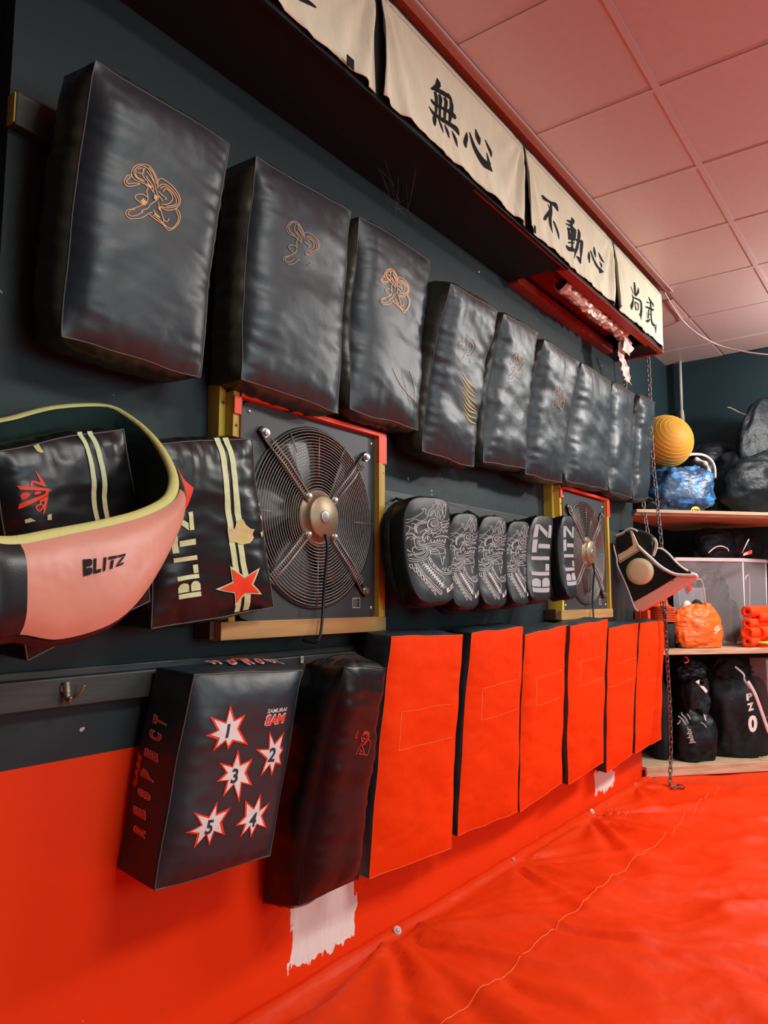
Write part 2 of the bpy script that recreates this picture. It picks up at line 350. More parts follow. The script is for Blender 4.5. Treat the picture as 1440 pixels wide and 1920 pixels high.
# ------------------------------------------------------------------ padded box
def fbm(x, y, z, o=3):
    return noise.fractal(V((x, y, z)), 1.0, 2.0, o)
def nvec(p):
    return V((noise.noise(p), noise.noise(p+V((9.3, 1.7, 4.2))), noise.noise(p+V((-3.1, 7.9, 15.4)))))
class Pad:
    def __init__(s, F, B, bow=0.0, bulge=0.015, sb=0.008, wr=0.005, cr=0.003, jit=0.004, seed=0, rk=(0, 0), bend=0.0, be=6):
        s.be = be; s.F = [V(p) for p in F]; s.B = [V(p) for p in B]   # TL,TR,BR,BL
        s.bow, s.bulge, s.sb, s.wr, s.cr, s.jit, s.seed, s.rk, s.bend = bow, bulge, sb, wr, cr, jit, seed*7.31+1.7, rk, bend
        f = s.F; s.n = ((f[1]-f[0]).cross(f[0]-f[3])).normalized()
        if s.n.x < 0: s.n = -s.n
        s.W = (f[1]-f[0]).length; s.H = (f[0]-f[3]).length; s.D = (f[0]-s.B[0]).length
        s.r = (f[1]-f[0]).normalized(); s.u = (f[0]-f[3]).normalized()
    def P(s, a, b, c):
        if s.rk[0] or s.rk[1]:
            x, y = 2*a-1, 2*b-1
            x, y = x*(1-s.rk[0]*abs(y)**5), y*(1-s.rk[1]*abs(x)**4)
            a, b = (x+1)/2, (y+1)/2
        def bil(q): return (q[3]*(1-a)+q[2]*a)*(1-b)+(q[0]*(1-a)+q[1]*a)*b
        p = bil(s.B)*(1-c)+bil(s.F)*c
        p -= s.n*s.bow*4*b*(1-b)
        p += s.n*s.bend*(abs(2*b-1)**2)
        if s.jit: p = p+nvec(p*8+V((s.seed, 0, 0)))*s.jit
        return p
    @staticmethod
    def m(t, e=6): return 1-abs(2*max(0, min(1, t))-1)**e
    def wrk(s, u, v, W, H):
        e = 0.0; k = s.seed
        for d, q in ((u*W, v*H), ((1-u)*W, v*H+5), (v*H, u*W+9), ((1-v)*H, u*W+13)):
            e += math.exp(-d/0.035)*noise.noise(V((q*42+k, d*9, k)))*s.wr*1.5
        c1 = fbm(u*W*5+k, v*H*15+u*W*4, k+3)
        e += s.cr*(1.6*c1 - 1.3*abs(noise.noise(V((u*W*6+k, v*H*11-u*W*5, k*2)))))
        return e
    def front(s, u, v, off=0.0):
        mm = s.m(u)*s.m(v); mb_ = s.m(u, s.be)*s.m(v, s.be)
        return s.P(u, v, 1)+s.n*(mb_*s.bulge+mm*s.wrk(u, v, s.W, s.H)+off)
    def left(s, c, v, off=0.0):
        mm = s.m(c, 4)*s.m(v); return s.P(0, v, c)-s.r*(mm*(s.sb+s.wrk(c, v, s.D, s.H)*.7)+off)
    def right(s, c, v, off=0.0):
        mm = s.m(c, 4)*s.m(v); return s.P(1, v, c)+s.r*(mm*(s.sb+s.wrk(c, v, s.D, s.H)*.7)+off)
    def top(s, u, c, off=0.0):
        mm = s.m(c, 4)*s.m(u); return s.P(u, 1, c)+s.u*(mm*(s.sb+s.wrk(u, c, s.W, s.D)*.7)+off)
    def bot(s, u, c, off=0.0):
        mm = s.m(c, 4)*s.m(u); return s.P(u, 0, c)-s.u*(mm*(s.sb+s.wrk(u, c, s.W, s.D)*.7)+off)
    def back(s, u, v): return s.P(u, v, 0)
    def build(s, parent, mf, ms=None, name='cover', sname='side_panel', nu=40, nv=80, nc=14, front_name=None):
        def ax(n): return [0.5*(i/n)+0.5*(0.5-0.5*math.cos(math.pi*i/n)) for i in range(n+1)]
        A, Bv, C = ax(nu), ax(nv), ax(nc)
        def sheet(mbs, g, X, Y, flip):
            vs, key = mbs; n = len(Y)
            k = len(vs.v)
            for x in X:
                for y in Y: vs.v.append(g(x, y))
            for i in range(len(X)-1):
                for j in range(n-1):
                    q = (k+i*n+j, k+(i+1)*n+j, k+(i+1)*n+j+1, k+i*n+j+1); vs.f.append(q if not flip else q[::-1])
        def weld(o):
            bm = bmesh.new(); bm.from_mesh(o.data); bmesh.ops.remove_doubles(bm, verts=bm.verts, dist=1e-5)
            bmesh.ops.recalc_face_normals(bm, faces=bm.faces); bm.to_mesh(o.data); bm.free()
            o.data.polygons.foreach_set('use_smooth', [True]*len(o.data.polygons))
        fr = MB(); sheet((fr, 0), s.front, A, Bv, False)
        sd = MB() if ms else fr
        sheet((sd, 0), s.left, C, Bv, False); sheet((sd, 0), s.right, C, Bv, True)
        sheet((sd, 0), s.top, A, C, True); sheet((sd, 0), s.bot, A, C, False)
        sheet((sd, 0), s.back, A[::4], Bv[::4], True) if False else sheet((sd, 0), s.back, A, Bv, True)
        o = fr.build(front_name or name, mf, parent); weld(o)
        if ms: o2 = sd.build(sname, ms, parent); weld(o2)
        return o
    def seams(s, parent, m='piping', r=0.0022, which='front', name='seam_piping'):
        mb = MB(); T = [i/60 for i in range(61)]
        loop = [s.P(0, t, 1) for t in T]+[s.P(t, 1, 1) for t in T[1:]]+[s.P(1, 1-t, 1) for t in T[1:]]+[s.P(1-t, 0, 1) for t in T[1:-1]]
        mb.tube(loop, r, 6, closed=True)
        if which == 'mid':
            mb.tube([s.left(.5, t, 0.0005) for t in T], r*.6, 5)
        mb.build(name, m, parent, smooth=True)
def project(pt):
    d = pt-CAM; zz = d.dot(FW); return (CX+F_PX*d.dot(RT)/zz, CY-F_PX*d.dot(UP)/zz)
def hpad(p):
    return homog([project(f+p.n*(p.bulge-.8*p.bow)) for f in p.F])
def pix_pad(fpx, xs_f, bpx=None, thick=0.11, **kw):
    """front corners from photo pixels at given wall distances (TL,TR,BR,BL)"""
    F = [at(p[0], p[1], x=x) for p, x in zip(fpx, xs_f)]
    n = ((F[1]-F[0]).cross(F[0]-F[3])).normalized()
    if n.x < 0: n = -n
    if isinstance(thick, (int, float)): thick = [thick]*4
    B = [f-n*t for f, t in zip(F, thick)]
    for b in B: b.x = max(b.x, 0.004)
    return Pad(F, B, **kw)
# ================================================================== STRUCTURE
def struct(name, mb, m, smooth=False, bevel=0):
    o = mb.build(name, m, None, smooth, bevel=bevel); o['kind'] = 'structure'; return o
CZ = 2.87
struct('wall_left', MB().box((-0.12, 0.715, -0.02), (0, 4.62, CZ)), 'left_wall')
struct('wall_left_alcove', MB().box((-0.30, 4.62, -0.02), (-0.125, 5.94, CZ)), 'dark_teal')
struct('wall_left_near', MB().box((-0.30, -1.5, -0.02), (-0.06, 0.715, CZ)), 'black_paint')
struct('wall_back', MB().box((-0.30, 5.94, -0.02), (5.5, 6.06, CZ)), 'dark_teal')
# ceiling: shallow trays between T bars
mb = MB(); bars = MB()
xs = [0.296, 0.80]+[0.80+0.6*i for i in range(1, 9)]; ys = [-1.6+0.6*i for i in range(13)]+[5.94]
mb.box((-0.3, -1.6, CZ+0.012), (5.6, 6.06, CZ+0.05))
for i in range(len(xs)-1):
    for j in range(len(ys)-1):
        mb.box((xs[i]+0.013, ys[j]+0.013, CZ+0.002), (xs[i+1]-0.013, ys[j+1]-0.013, CZ+0.012))
mb.box((-0.3, 4.62, CZ+0.001), (0.29, 5.94, CZ+0.012))
struct('ceiling', mb, 'ceiling_tile')
for x in xs[1:]: bars.box((x-0.012, -1.6, CZ-0.002), (x+0.012, 5.94, CZ+0.012))
for y in ys[1:-1]: bars.box((0.296, y-0.012, CZ-0.0015), (5.6, y+0.012, CZ+0.0118))
for y in ys[11:13]: bars.box((-0.12, y-0.012, CZ-0.0015), (0.296, y+0.012, CZ+0.0118))
bars.box((0.300, -1.6, CZ-0.004), (0.338, 4.47, CZ+0.012)); bars.box((0.334, -1.6, CZ-0.012), (0.338, 4.47, CZ))
struct('trim_1', bars, 'ceiling_bar')
# boxed soffit with a torn-open bay at its far end
SZ = 2.49
mb = MB(); mb.box((0, -1.5, SZ), (0.27, 2.99, SZ+0.02)); mb.box((0, 4.22, SZ), (0.27, 4.40, SZ+0.02))
mb.box((0.255, -1.5, SZ+0.02), (0.275, 4.40, CZ-0.012)); mb.box((0.0, 4.38, SZ+0.02), (0.255, 4.40, CZ-0.012))
struct('trim_2', mb, 'black_paint')
mb = MB(); mb.box((0.266, 2.2, SZ-0.006), (0.283, 3.0, SZ+0.006)); mb.box((0.256, 3.0, SZ-0.012), (0.285, 4.41, SZ+0.006)); mb.box((0.0, 2.99, SZ-0.012), (0.05, 4.22, SZ+0.03))
mb.box((0.0, 2.975, SZ+0.001), (0.255, 2.99, CZ-0.02)); mb.box((0.235, 2.99, SZ-0.01), (0.256, 4.22, SZ+0.11)); mb.box((0.001, 2.99, SZ+0.10), (0.256, 4.22, SZ+0.12))
mb.box((0.0, 4.40, SZ-0.01), (0.275, 4.415, SZ+0.10))
struct('trim_3', mb, 'red_paint')
struct('trim_4', MB().box((0.0, 0.715, 2.03), (0.028, 4.58, 2.105)), 'rail_paint', bevel=0.003)      # upper pad rail
struct('trim_5', MB().box((0.0, 1.985, 1.33), (0.04, 3.27, 1.415)), 'rail_paint', bevel=0.003)        # middle rail
struct('trim_6', MB().box((0.0, 0.715, 0.835), (0.03, 4.60, 0.895)), 'rail_paint', bevel=0.003)       # lower rail
struct('trim_7', MB().box((0.0, 0.715, 0.895), (0.018, 1.95, 0.912)), 'rail_paint', bevel=0.003)
struct('trim_8', MB().box((0.0, 4.10, 1.36), (0.03, 4.62, 1.43)), 'rail_paint', bevel=0.003)
o = MB().box((-0.001, 0.712, 2.035), (0.027, 0.7149, 2.10)).build('rail_end', 'yellow_pine', None); o['kind'] = 'structure'; o.name = 'trim_9'
# ---- floor canvas, wrinkled
GR = [(0.045, 0.62), (0.045, 1.30), (0.045, 2.045), (0.045, 2.85), (0.045, 3.70), (0.045, 4.35)]
def fold(x, y):
    h = 0.0
    for k, (gx, gy) in enumerate(GR):
        dx, dy = x-gx, y-gy; r = math.hypot(dx, dy)
        if r > 1.6 or dx < 0: continue
        a = math.atan2(dy, dx); s_ = (0.6, .7, 1.0, 0.5, 1.0, .6)[k]
        f = noise.noise(V((a*2.6+k*9.1, k*3.3, 0.4+r*0.25)))
        f2 = noise.noise(V((a*6.0+k*5.1, k*1.3, 4.4+r*0.5)))
        env = math.exp(-r/0.5)*min(1, r/0.10)
        h += s_*(0.060*(0.45-abs(f)*1.8)+0.030*f2)*env
    q = noise.noise(V((x*1.3+y*0.9, y*1.1-x*1.4, 2.2)))
    env = min(1, max(0, (x-0.1)/0.6))
    h += env*(0.030*(0.4-abs(noise.noise(V((x*2.2+1.4*y, y*2.9-x*1.2+q, 7.7))))*2.2) + 0.020*q)
    h += 0.0022*noise.noise(V((x*9, y*14, 1.1)))*min(1, x/0.08)
    h += env*0.010*(0.5-abs(noise.noise(V((x*3.0+y*5, y*9+q*4, 3.1))))*2)
    return h
CR = [((1097,1525),(1190,1630),.035,-.012),((1097,1525),(1330,1562),.03,-.008),((1097,1525),(1440,1600),.03,-.007),((1097,1525),(1130,1600),.03,.009),((1020,1735),(1440,1832),.035,-.012),((940,1830),(1120,1915),.05,-.016),
 ((800,1738),(1070,1720),.025,.009),((950,1702),(1130,1672),.02,-.006),((1260,1580),(1440,1640),.03,-.010),((1320,1532),(1440,1562),.04,-.010),((1200,1530),(1400,1592),.02,.005),((718,1745),(800,1930),.04,-.013),((718,1745),(730,1930),.04,.010),
 ((718,1745),(940,1860),.035,-.010),((718,1745),(1010,1762),.025,-.007),((718,1745),(560,1850),.03,.009),((718,1745),(860,1700),.02,-.006),((960,1610),(1010,1690),.03,-.007),((950,1608),(1100,1660),.02,-.005),((1380,1660),(1440,1700),.02,.006),((1250,1780),(1440,1860),.02,.006),((1120,1600),(1300,1650),.02,.004),((1230,1690),(1400,1720),.02,-.005)]
CRW = []
for a_, b_, w_, h_ in CR:
    a2, b2 = at(*a_, z=0.0), at(*b_, z=0.0); CRW.append((V((a2.x, a2.y)), V((b2.x, b2.y)), w_, h_))
def creases(x, y):
    h = 0.0; p = V((x, y))
    for a, b, w_, h_ in CRW:
        d = b-a; L = d.length; t = (p-a).dot(d)/(L*L)
        if t < -.02 or t > 1.1: continue
        s_ = (d.x*(p.y-a.y)-d.y*(p.x-a.x))/L; wd = w_*(.35+t*1.0)
        s_ += .012*noise.noise(V((t*4, w_*99, h_*99)))
        if abs(s_) > wd*3: continue
        k = s_/wd; h += h_*math.exp(-k*k)*min(1, max(0, t+.02)*12)*max(0, 1-max(0, t-.5)/.6)*1.15 - h_*.55*math.exp(-((k-1.3)**2))*min(1, max(0, t)*8)*max(0, 1-max(0, t-.5)/.6)
    return h*min(1, max(0, (x-.03)/.05))
def floor_z(x, y):
    h = fold(x, y)+creases(x, y)
    if x < 0.07:
        lip = 0.016*math.sin(math.pi*min(1, max(0, x/0.062)))+0.004*noise.noise(V((x*30, y*9, 5)))
        h = h*min(1, x/0.07)*0.3+lip
        if x < 0.012: h -= 0.02*max(0, noise.noise(V((0, y*1.7, 3.3)))+0.1)
    if x > 0.43 and x < 0.47: h += 0.0025
    return h
fx = [0.0, .006, .012, .02, .028, .036, .044, .052, .060, .068, .076, .09]+[0.09+0.016*i for i in range(1, 96)]
fx = [v for v in fx]+[1.7+0.25*i for i in range(1, 16)]; fy = [-1.5, -0.5, 0.2]+[0.4+0.017*i for i in range(268)]
fy += [5.1, 5.5, 5.94]
mb = MB(); n = len(fy)
for x in fx:
    for y in fy:
        e = 1.0 if (x < 1.65 and 0.35 < y < 5.0) else 0.0
        mb.v.append(V((x-0.002, y, floor_z(x, y)*e)))
for i in range(len(fx)-1):
    for j in range(n-1): mb.f.append((i*n+j, (i+1)*n+j, (i+1)*n+j+1, i*n+j+1))
k = len(mb.v); mb.add([(-0.3, 4.62, 0), (0, 4.62, 0), (0, 5.94, 0), (-0.3, 5.94, 0)], [(0, 1, 2, 3)])
o = struct('floor', mb, 'canvas', smooth=True)
mb = MB(); seam = []
for i in range(160):
    y = 1.2+i*0.0215; x = 0.43+0.005*noise.noise(V((0, y*3, 9))); seam.append(V((x, y, floor_z(x, y)+0.002)))
mb.tube(seam, 0.0008, 5); struct('trim_10', mb, 'stitch')
for k, (gx, gy) in enumerate(GR):
    if k in (0,): continue
    z = max(floor_z(gx, gy), 0.01)
    t = thing('washer_screw', (gx, gy, z), '', 'screw')
    t['label'] = {1: 'screw and washer pinning the orange canvas edge at the bottom of the frame', 2: 'pale round washer with screw pinning the canvas edge right of the white wall patch', 3: 'small screw in canvas edge below the second orange shield',
                  4: 'washer and screw in canvas edge below the third and fourth orange shields', 5: 'screw in canvas edge near the far end of the orange wall'}[k]
    ax = V((0.75, -0.25, 0.62)); rr = (0.8, .7, 1.0, .5, .95, .5)[k]*0.014
    c0 = V((gx, gy, z+0.004))
    MB().lathe(c0, ax, [(0.0, 0.004), (rr*.35, 0.004), (rr*.45, 0.003), (rr*.98, 0.0015), (rr, 0.0), (rr, -0.004)], 24).build('washer', 'milky_rim', t, True)
    MB().lathe(c0, ax, [(0, 0.0065), (rr*.25, 0.006), (rr*.4, 0.0042), (rr*.4, 0.002)], 12).build('screw_head', 'steel', t, True)
    t['group'] = 'screws along the canvas edge'
# ================================================================== SWIRL LOGO (traced artwork in zoom units)
LOGO = [[(785,640),(775,480),(720,330),(640,220),(520,185),(400,220),(325,320),(330,420),(400,500),(550,570),(600,640),(565,700),(590,800),(575,900),(450,980),(330,1020),(240,1040),(225,1120),(280,1200),(360,1215),(500,1200),(620,1120),(690,1100)],
 [(730,560),(690,420),(620,270),(520,215),(430,250),(370,320),(385,410),(450,480),(540,530)], [(640,250),(720,380),(765,560)], [(600,330),(680,450),(740,590)], [(580,420),(640,520),(700,620),(690,720)],
 [(570,250),(520,400),(600,520),(640,640),(720,740)], [(410,290),(400,400),(470,470),(540,500)], [(430,350),(520,360),(530,260),(440,280)],
 [(320,380),(230,410),(185,500),(220,580),(320,600),(450,560),(370,545),(250,545),(230,490),(330,400)], [(590,820),(500,760),(400,760),(365,810),(450,900),(530,960),(580,900)],
 [(790,600),(790,500),(850,455),(960,510),(1100,620),(1200,760),(1215,880),(1150,980),(1050,1030),(930,1040),(830,990)], [(810,600),(880,560),(1000,600),(1130,720),(1190,850),(1130,950),(960,1000),(850,980)],
 [(830,640),(920,600),(1040,680),(1130,800),(1120,920),(950,970)], [(880,700),(940,640),(1050,740),(1060,840),(980,920),(850,935)], [(790,700),(860,760),(950,820),(910,840)], [(800,780),(880,880)],
 [(740,600),(760,720),(790,820),(740,880),(640,950),(600,1020),(500,1060),(490,1120)], [(780,900),(830,1020),(880,1160),(910,1250),(890,1300)], [(700,1050),(750,1130),(830,1200)], [(910,1240),(980,1270),(1015,1200)],
 [(380,1030),(300,1050),(265,1110),(320,1160),(430,1140),(520,1080)], [(630,1140),(760,1240),(900,1330),(1000,1430),(1080,1420),(1180,1320),(1225,1180),(1200,1060),(1140,990)],
 [(700,1150),(850,1260),(980,1370),(1080,1390),(1170,1280),(1190,1150),(1120,1000)]]
FILL = [[(570,560),(620,560),(690,620),(640,650)], [(460,880),(510,830),(580,910),(520,960)], [(720,750),(780,800),(740,870),(700,830)], [(730,1100),(830,1180),(830,1215),(720,1140)], [(780,980),(840,1020),(850,1080),(800,1040)]]
LQ = [(178, 112), (428, 268), (375, 708), (118, 632)]
h1 = homog(LQ)
def logo_faces(wd, keep=1.0, seed=0, h1=h1):
    rnd = random.Random(seed); out = []
    for i, s_ in enumerate(LOGO):
        if rnd.random() > keep: continue
        out += stroke([(215+x/9.93, 290+y/9.93) for x, y in s_], wd)
    if keep > .95:
        for f in FILL: out += poly([(215+x/9.93, 290+y/9.93) for x, y in f])
    return [[h1(*p) for p in f] for f in out]
# ================================================================== TOP ROW OF KICK SHIELDS
TOPROW = [
 ([(178,112),(428,268),(375,708),(118,632)], 1.297, 0.115, 'large black kick shield with a bold gold swirl logo, nearest in the top row', 1.0, 'gold_print', 1.5),
 ([(480,295),(660,397),(635,775),(452,710)], 1.328, 0.11, 'second black kick shield of the top row, its gold logo half worn away', 0.62, 'faded_print', 0.8),
 ([(675,405),(807,488),(785,808),(655,765)], 1.326, 0.105, 'third black kick shield of the top row, thin gold logo, scratched low down', 0.95, 'gold_print', 0.55),
 ([(845,530),(933,585),(887,875),(792,845)], 1.255, 0.12, 'fourth black kick shield of the top row, yellow creases below a faint logo', 0.5, 'faded_print', 0.7),
 ([(945,590),(1010,625),(985,878),(903,865)], 1.28, 0.11, 'fifth black kick shield of the top row with a faded brown logo', 0.75, 'faded_print', 0.8),
 ([(1020,637),(1087,680),(1053,905),(985,888)], 1.27, 0.11, 'sixth black kick shield of the top row with a small dark brown logo', 0.85, 'faded_print', 1.2),
 ([(1090,680),(1147,715),(1140,920),(1060,900)], 1.30, 0.11, 'seventh black kick shield of the top row, plain creased front without a logo', 0, 'faded_print', 0.8),
 ([(1150,718),(1190,738),(1185,935),(1142,920)], 1.33, 0.10, 'eighth black kick shield of the top row, next to last', 0.5, 'faded_print', 0.6),
 ([(1200,742),(1229,755),(1215,935),(1188,935)], 1.31, 0.10, 'last and farthest black kick shield of the top row, beside the hanging chain', 0.4, 'faded_print', 0.6)]
for i, (q, xt, th_, lab, keep, lm, lw) in enumerate(TOPROW):
    xb = 1.37
    p = pix_pad(q, [1.5-xt, 1.5-xt, 1.5-xb, 1.5-xb], thick=[th_]*4, bow=0.012 if i < 3 else 0.022, bulge=0.036, sb=0.022, wr=0.013, cr=0.0014 if i == 0 else 0.0022, jit=0.008, seed=i+1)
    base = (p.B[2]+p.B[3])/2
    t = thing('kick_shield', base, lab, 'kick shield', 'black kick shields along the top rail')
    p.build(t, 'black_vinyl', 'olive_vinyl', name='front_cover', sname='side_cover', nu=44, nv=84 if i < 4 else 64, nc=14)
    p.seams(t, r=0.0016)
    for c in (0.3, 0.7):
        z0 = p.back(c, 0.92); MB().tube([z0+V((0.003, 0, 0.02)), z0+V((-0.02, 0, 0.03)), V((max(0.034, z0.x-0.045), z0.y, 2.12)), V((0.02, z0.y, 2.112)), V((0.012, z0.y, 2.109))], 0.009, 6, flat=.3).build('hanging_strap', 'black_cloth', t)
    if keep > 0:
        if i == 0: fs = logo_faces(lw, keep, 0, hpad(p))
        else:
            fs = logo_faces(2.0, keep, i+3)
        if i in (2, 5): fs = [f for f in fs]
        if i == 1: fs = [f for f in fs if f[0][1] > 0.50-(f[0][0]-0.4)*.25]
        sc_ = {0: 1, 1: .95, 2: .98, 3: .85, 4: .85, 5: .8, 7: .8, 8: .8}[i]; cx_, cy_ = {0: (.55, .46), 1: (.49, .59), 2: (.50, .60), 3: (.50, .59), 4: (.48, .61), 5: (.55, .56), 7: (.6, .56), 8: (.6, .6)}[i]
        c0 = (.565, .535)
        if i > 0: fs = [[(cx_+(x-c0[0])*sc_, cy_+(y-c0[1])*sc_) for x, y in f] for f in fs]
        decal('logo_print', fs, lambda u, v, p=p: p.front(u, v, 0.0018), lm, t, maxlen=0.05, label='gold swirl logo' if i in (0, 2) else None)
    if i == 3:
        rnd = random.Random(4); fs = []
        for k in range(9):
            y0 = .53-.028*k; x0 = .38+.02*k; fs += stroke([(x0, y0, .001), (x0+.15, y0-.035, .010), (x0+.34, y0-.05+rnd.uniform(-.02, .02), .002)], None)
        decal('worn_crease', fs, lambda u, v, p=p: p.front(u, v, 0.0014), 'foam_torn', t, label='yellowed worn creases')
    if i == 2:
        fs = stroke([(.45, .27, .006), (.62, .19, .006), (.85, .14, .006)])+stroke([(.70, .30, .006), (.80, .22, .006), (.83, .12, .006)])+stroke([(.60, .27, .004), (.70, .17, .005), (.78, .10, .003)])
        decal('scratch', fs, lambda u, v, p=p: p.front(u, v, 0.0014), 'faded_print', t)
# ================================================================== LOWER ROW: ORANGE SHIELDS
ORANGE = [
 ([(735,1193),(868,1190),(845,1590),(692,1648)], 'widest orange shield, nearest of the orange row, beside the black kick pad'),
 ([(885,1187),(981,1175),(971,1522),(858,1568)], 'second orange shield from the left with a stitched rectangle and loose zip threads'),
 ([(984,1190),(1064,1172),(1054,1468),(974,1522)], 'third orange shield from the left, touching the second one'),
 ([(1069,1175),(1140,1162),(1131,1430),(1065,1470)], 'fourth orange shield from the left, standing highest, below the far fan'),
 ([(1142,1178),(1198,1168),(1186,1415),(1138,1450)], 'fifth orange shield, above the small bare plaster patch'),
 ([(1200,1168),(1247,1165),(1240,1385),(1191,1413)], 'last and farthest orange shield, beside the hanging chain')]
ST = [[[(230,445),(440,410)], [(230,445),(213,610)], [(210,612),(330,585),(460,555)]], [[(590,335),(745,300)], [(590,335),(583,470)], [(583,470),(660,450),(750,420)]],
      [[(828,315),(890,300),(955,280)], [(828,315),(825,440)], [(825,440),(890,420),(955,395)]], [[(1032,248),(1140,222)], [(1032,248),(1030,362)], [(1030,362),(1080,345),(1135,320)]],
      [[(1190,270),(1285,240)], [(1160,387),(1220,360),(1285,325)]], [[(1325,325),(1400,308)]]]
for i, (q, lab) in enumerate(ORANGE):
    xt, xb = (1.325, 1.405) if i != 3 else (1.31, 1.39)
    p = pix_pad(q, [1.5-xt, 1.5-xt, 1.5-xb, 1.5-xb], thick=[0.10, 0.10, 0.085, 0.085], bow=0.006, bulge=0.014, sb=0.008, wr=0.006, cr=0.0022, jit=0.005, seed=20+i)
    t = thing('orange_shield', (p.B[2]+p.B[3])/2, lab, 'kick shield', 'orange kick shields along the lower rail')
    p.build(t, 'orange_vinyl', 'black_vinyl', name='front_cover', sname='side_cover', nu=40, nv=84, nc=12)
    p.seams(t, 'orange_edge', r=0.0013, name='edge_seam')
    hq = hpad(p); fs = []
    for s_ in ST[i]: fs += stroke([(660+x/2.4, 1140+y/2.4) for x, y in s_], 0.55)
    decal('stitching', fs, lambda u, v, p=p: p.front(u, v, 0.0012), 'stitch', t, uvmap=hq, maxlen=.08)
    for c in (0.3, 0.7):
        z0 = p.back(c, 0.9); MB().tube([z0+V((.003, 0, .02)), z0+V((-0.02, 0, .03)), V((0.04, z0.y, 0.905)), V((0.025, z0.y, 0.902)), V((.012, z0.y, .899))], 0.009, 6, flat=.3).build('hanging_strap', 'black_cloth', t)
    if i in (0, 1, 3):
        a = p.P(0.02 if i == 0 else .85, 0, .3) if i != 3 else p.P(.8, 0, .3)
        pts = [a, a+V((0.004, -0.006, -0.012)), a+V((0.004, 0.004, -0.024)), a+V((0.004, 0.012, -0.014)), a+V((0.002, 0.006, -0.002))]
        MB().tube(catmull(pts, 5), 0.0012, 5).build('zip_pull', 'black_leather', t)
# ================================================================== SAM SHIELD
q = [(365,1264),(567,1258),(507,1606),(290,1669)]
F_ = [at(365,1264,x=.175), at(567,1258,x=.175), at(507,1606,x=.143), at(290,1669,x=.143)]
B_ = [at(293,1250,x=.045), at(497,1237,x=.045), at(436,1575,x=.006), at(220,1626,x=.006)]
p = Pad(F_, B_, bow=0.004, bulge=0.034, sb=0.004, wr=0.005, cr=0.0018, jit=0.004, seed=41)
t = thing('printed_kick_shield', (B_[2]+B_[3])/2, 'thick black childrens kick shield with five numbered white stars', 'kick shield')
p.build(t, 'black_vinyl', name='cover', nu=48, nv=84, nc=30)
p.seams(t, r=0.0016)
S_ = lambda L: [(200+x/2.571, 1200+y/2.571) for x, y in L]
hf = hpad(p)
fr = lambda u, v: p.front(u, v, 0.0015)
fr2 = lambda u, v: p.front(u, v, 0.0022)
fr3 = lambda u, v: p.front(u, v, 0.0029)
STARS = [('1', [(597,318),(615,390),(668,362),(635,435),(682,515),(605,500),(580,540),(565,500),(512,548),(530,490),(483,472),(530,445),(503,378),(570,405)], (578,450)),
 ('2', [(783,440),(803,500),(857,445),(835,515),(850,530),(832,560),(842,605),(810,600),(792,662),(780,610),(735,668),(765,580),(718,535),(775,530)], (792,558)),
 ('3', [(630,540),(643,610),(702,580),(670,650),(697,712),(645,700),(632,792),(605,710),(555,765),(575,690),(525,693),(570,650),(540,602),(600,620)], (611,668)),
 ('4', [(742,742),(738,820),(787,785),(750,850),(772,912),(722,895),(692,962),(685,905),(640,960),(662,895),(618,900),(662,855),(662,780),(705,815)], (702,872)),
 ('5', [(530,783),(527,840),(592,812),(552,880),(573,942),(520,925),(500,992),(480,940),(427,1007),(440,940),(390,937),(455,895),(425,838),(490,855)], (493,905))]
for nm, pts, c in STARS:
    cxm = sum(a[0] for a in pts)/len(pts); cym = sum(a[1] for a in pts)/len(pts)
    so = decal('star_outline', poly(S_(pts)), fr, 'red_print', t, uvmap=hf, label='red outlined star number '+nm)
    inner = [(cxm+(a-cxm)*.80, cym+(b-cym)*.80) for a, b in pts]
    decal('star', poly(S_(inner)), fr2, 'white_print', so, uvmap=hf)
    w_, h_ = (15 if nm == '1' else 34), 70
    tq = S_([(c[0]-w_/2+8, c[1]-h_/2), (c[0]+w_/2+6, c[1]-h_/2-3), (c[0]+w_/2-8, c[1]+h_/2-3), (c[0]-w_/2-6, c[1]+h_/2)])
    decal('numeral', quadmap(text2d(nm, bold=.03), tq), fr3, 'navy_print', so, uvmap=hf)
Z4 = lambda L: [(480+x/20.57, 1320+y/20.57) for x, y in L]
decal('lettering', quadmap(text2d('SAMURAI', .2, bold=.015), Z4([(430,205),(1215,150),(1195,300),(420,375)])), fr, 'white_print', t, uvmap=hf)
decal('lettering', quadmap(text2d('SAM', .2, bold=.075), Z4([(330,420),(1165,365),(1110,770),(300,890)])), fr, 'white_print', t, uvmap=hf)
decal('lettering', quadmap(text2d('SAM', .2, bold=.035), Z4([(355,455),(1140,405),(1090,740),(340,860)])), fr2, 'red_print', t, uvmap=hf)
hl = homog([(293,1250),(365,1264),(290,1669),(220,1626)])
lf = lambda c, v: p.left(c, v, 0.0015); lf2 = lambda c, v: p.left(c, v, 0.0022)
Z5 = lambda L: [(220+x/7.11, 1320+y/7.11) for x, y in L]
RES = [('R', [(230,1680),(250,1550),(415,1690),(395,1800)]), ('E', [(255,1450),(265,1340),(428,1430),(422,1560)]), ('S', [(315,1200),(325,1100),(500,1200),(475,1310)]),
       ('P', [(355,945),(390,830),(545,985),(535,1050)]), ('E', [(405,680),(415,575),(592,660),(588,785)]), ('C', [(450,430),(480,320),(648,410),(610,520)]), ('T', [(500,250),(515,122),(695,250),(690,315)])]
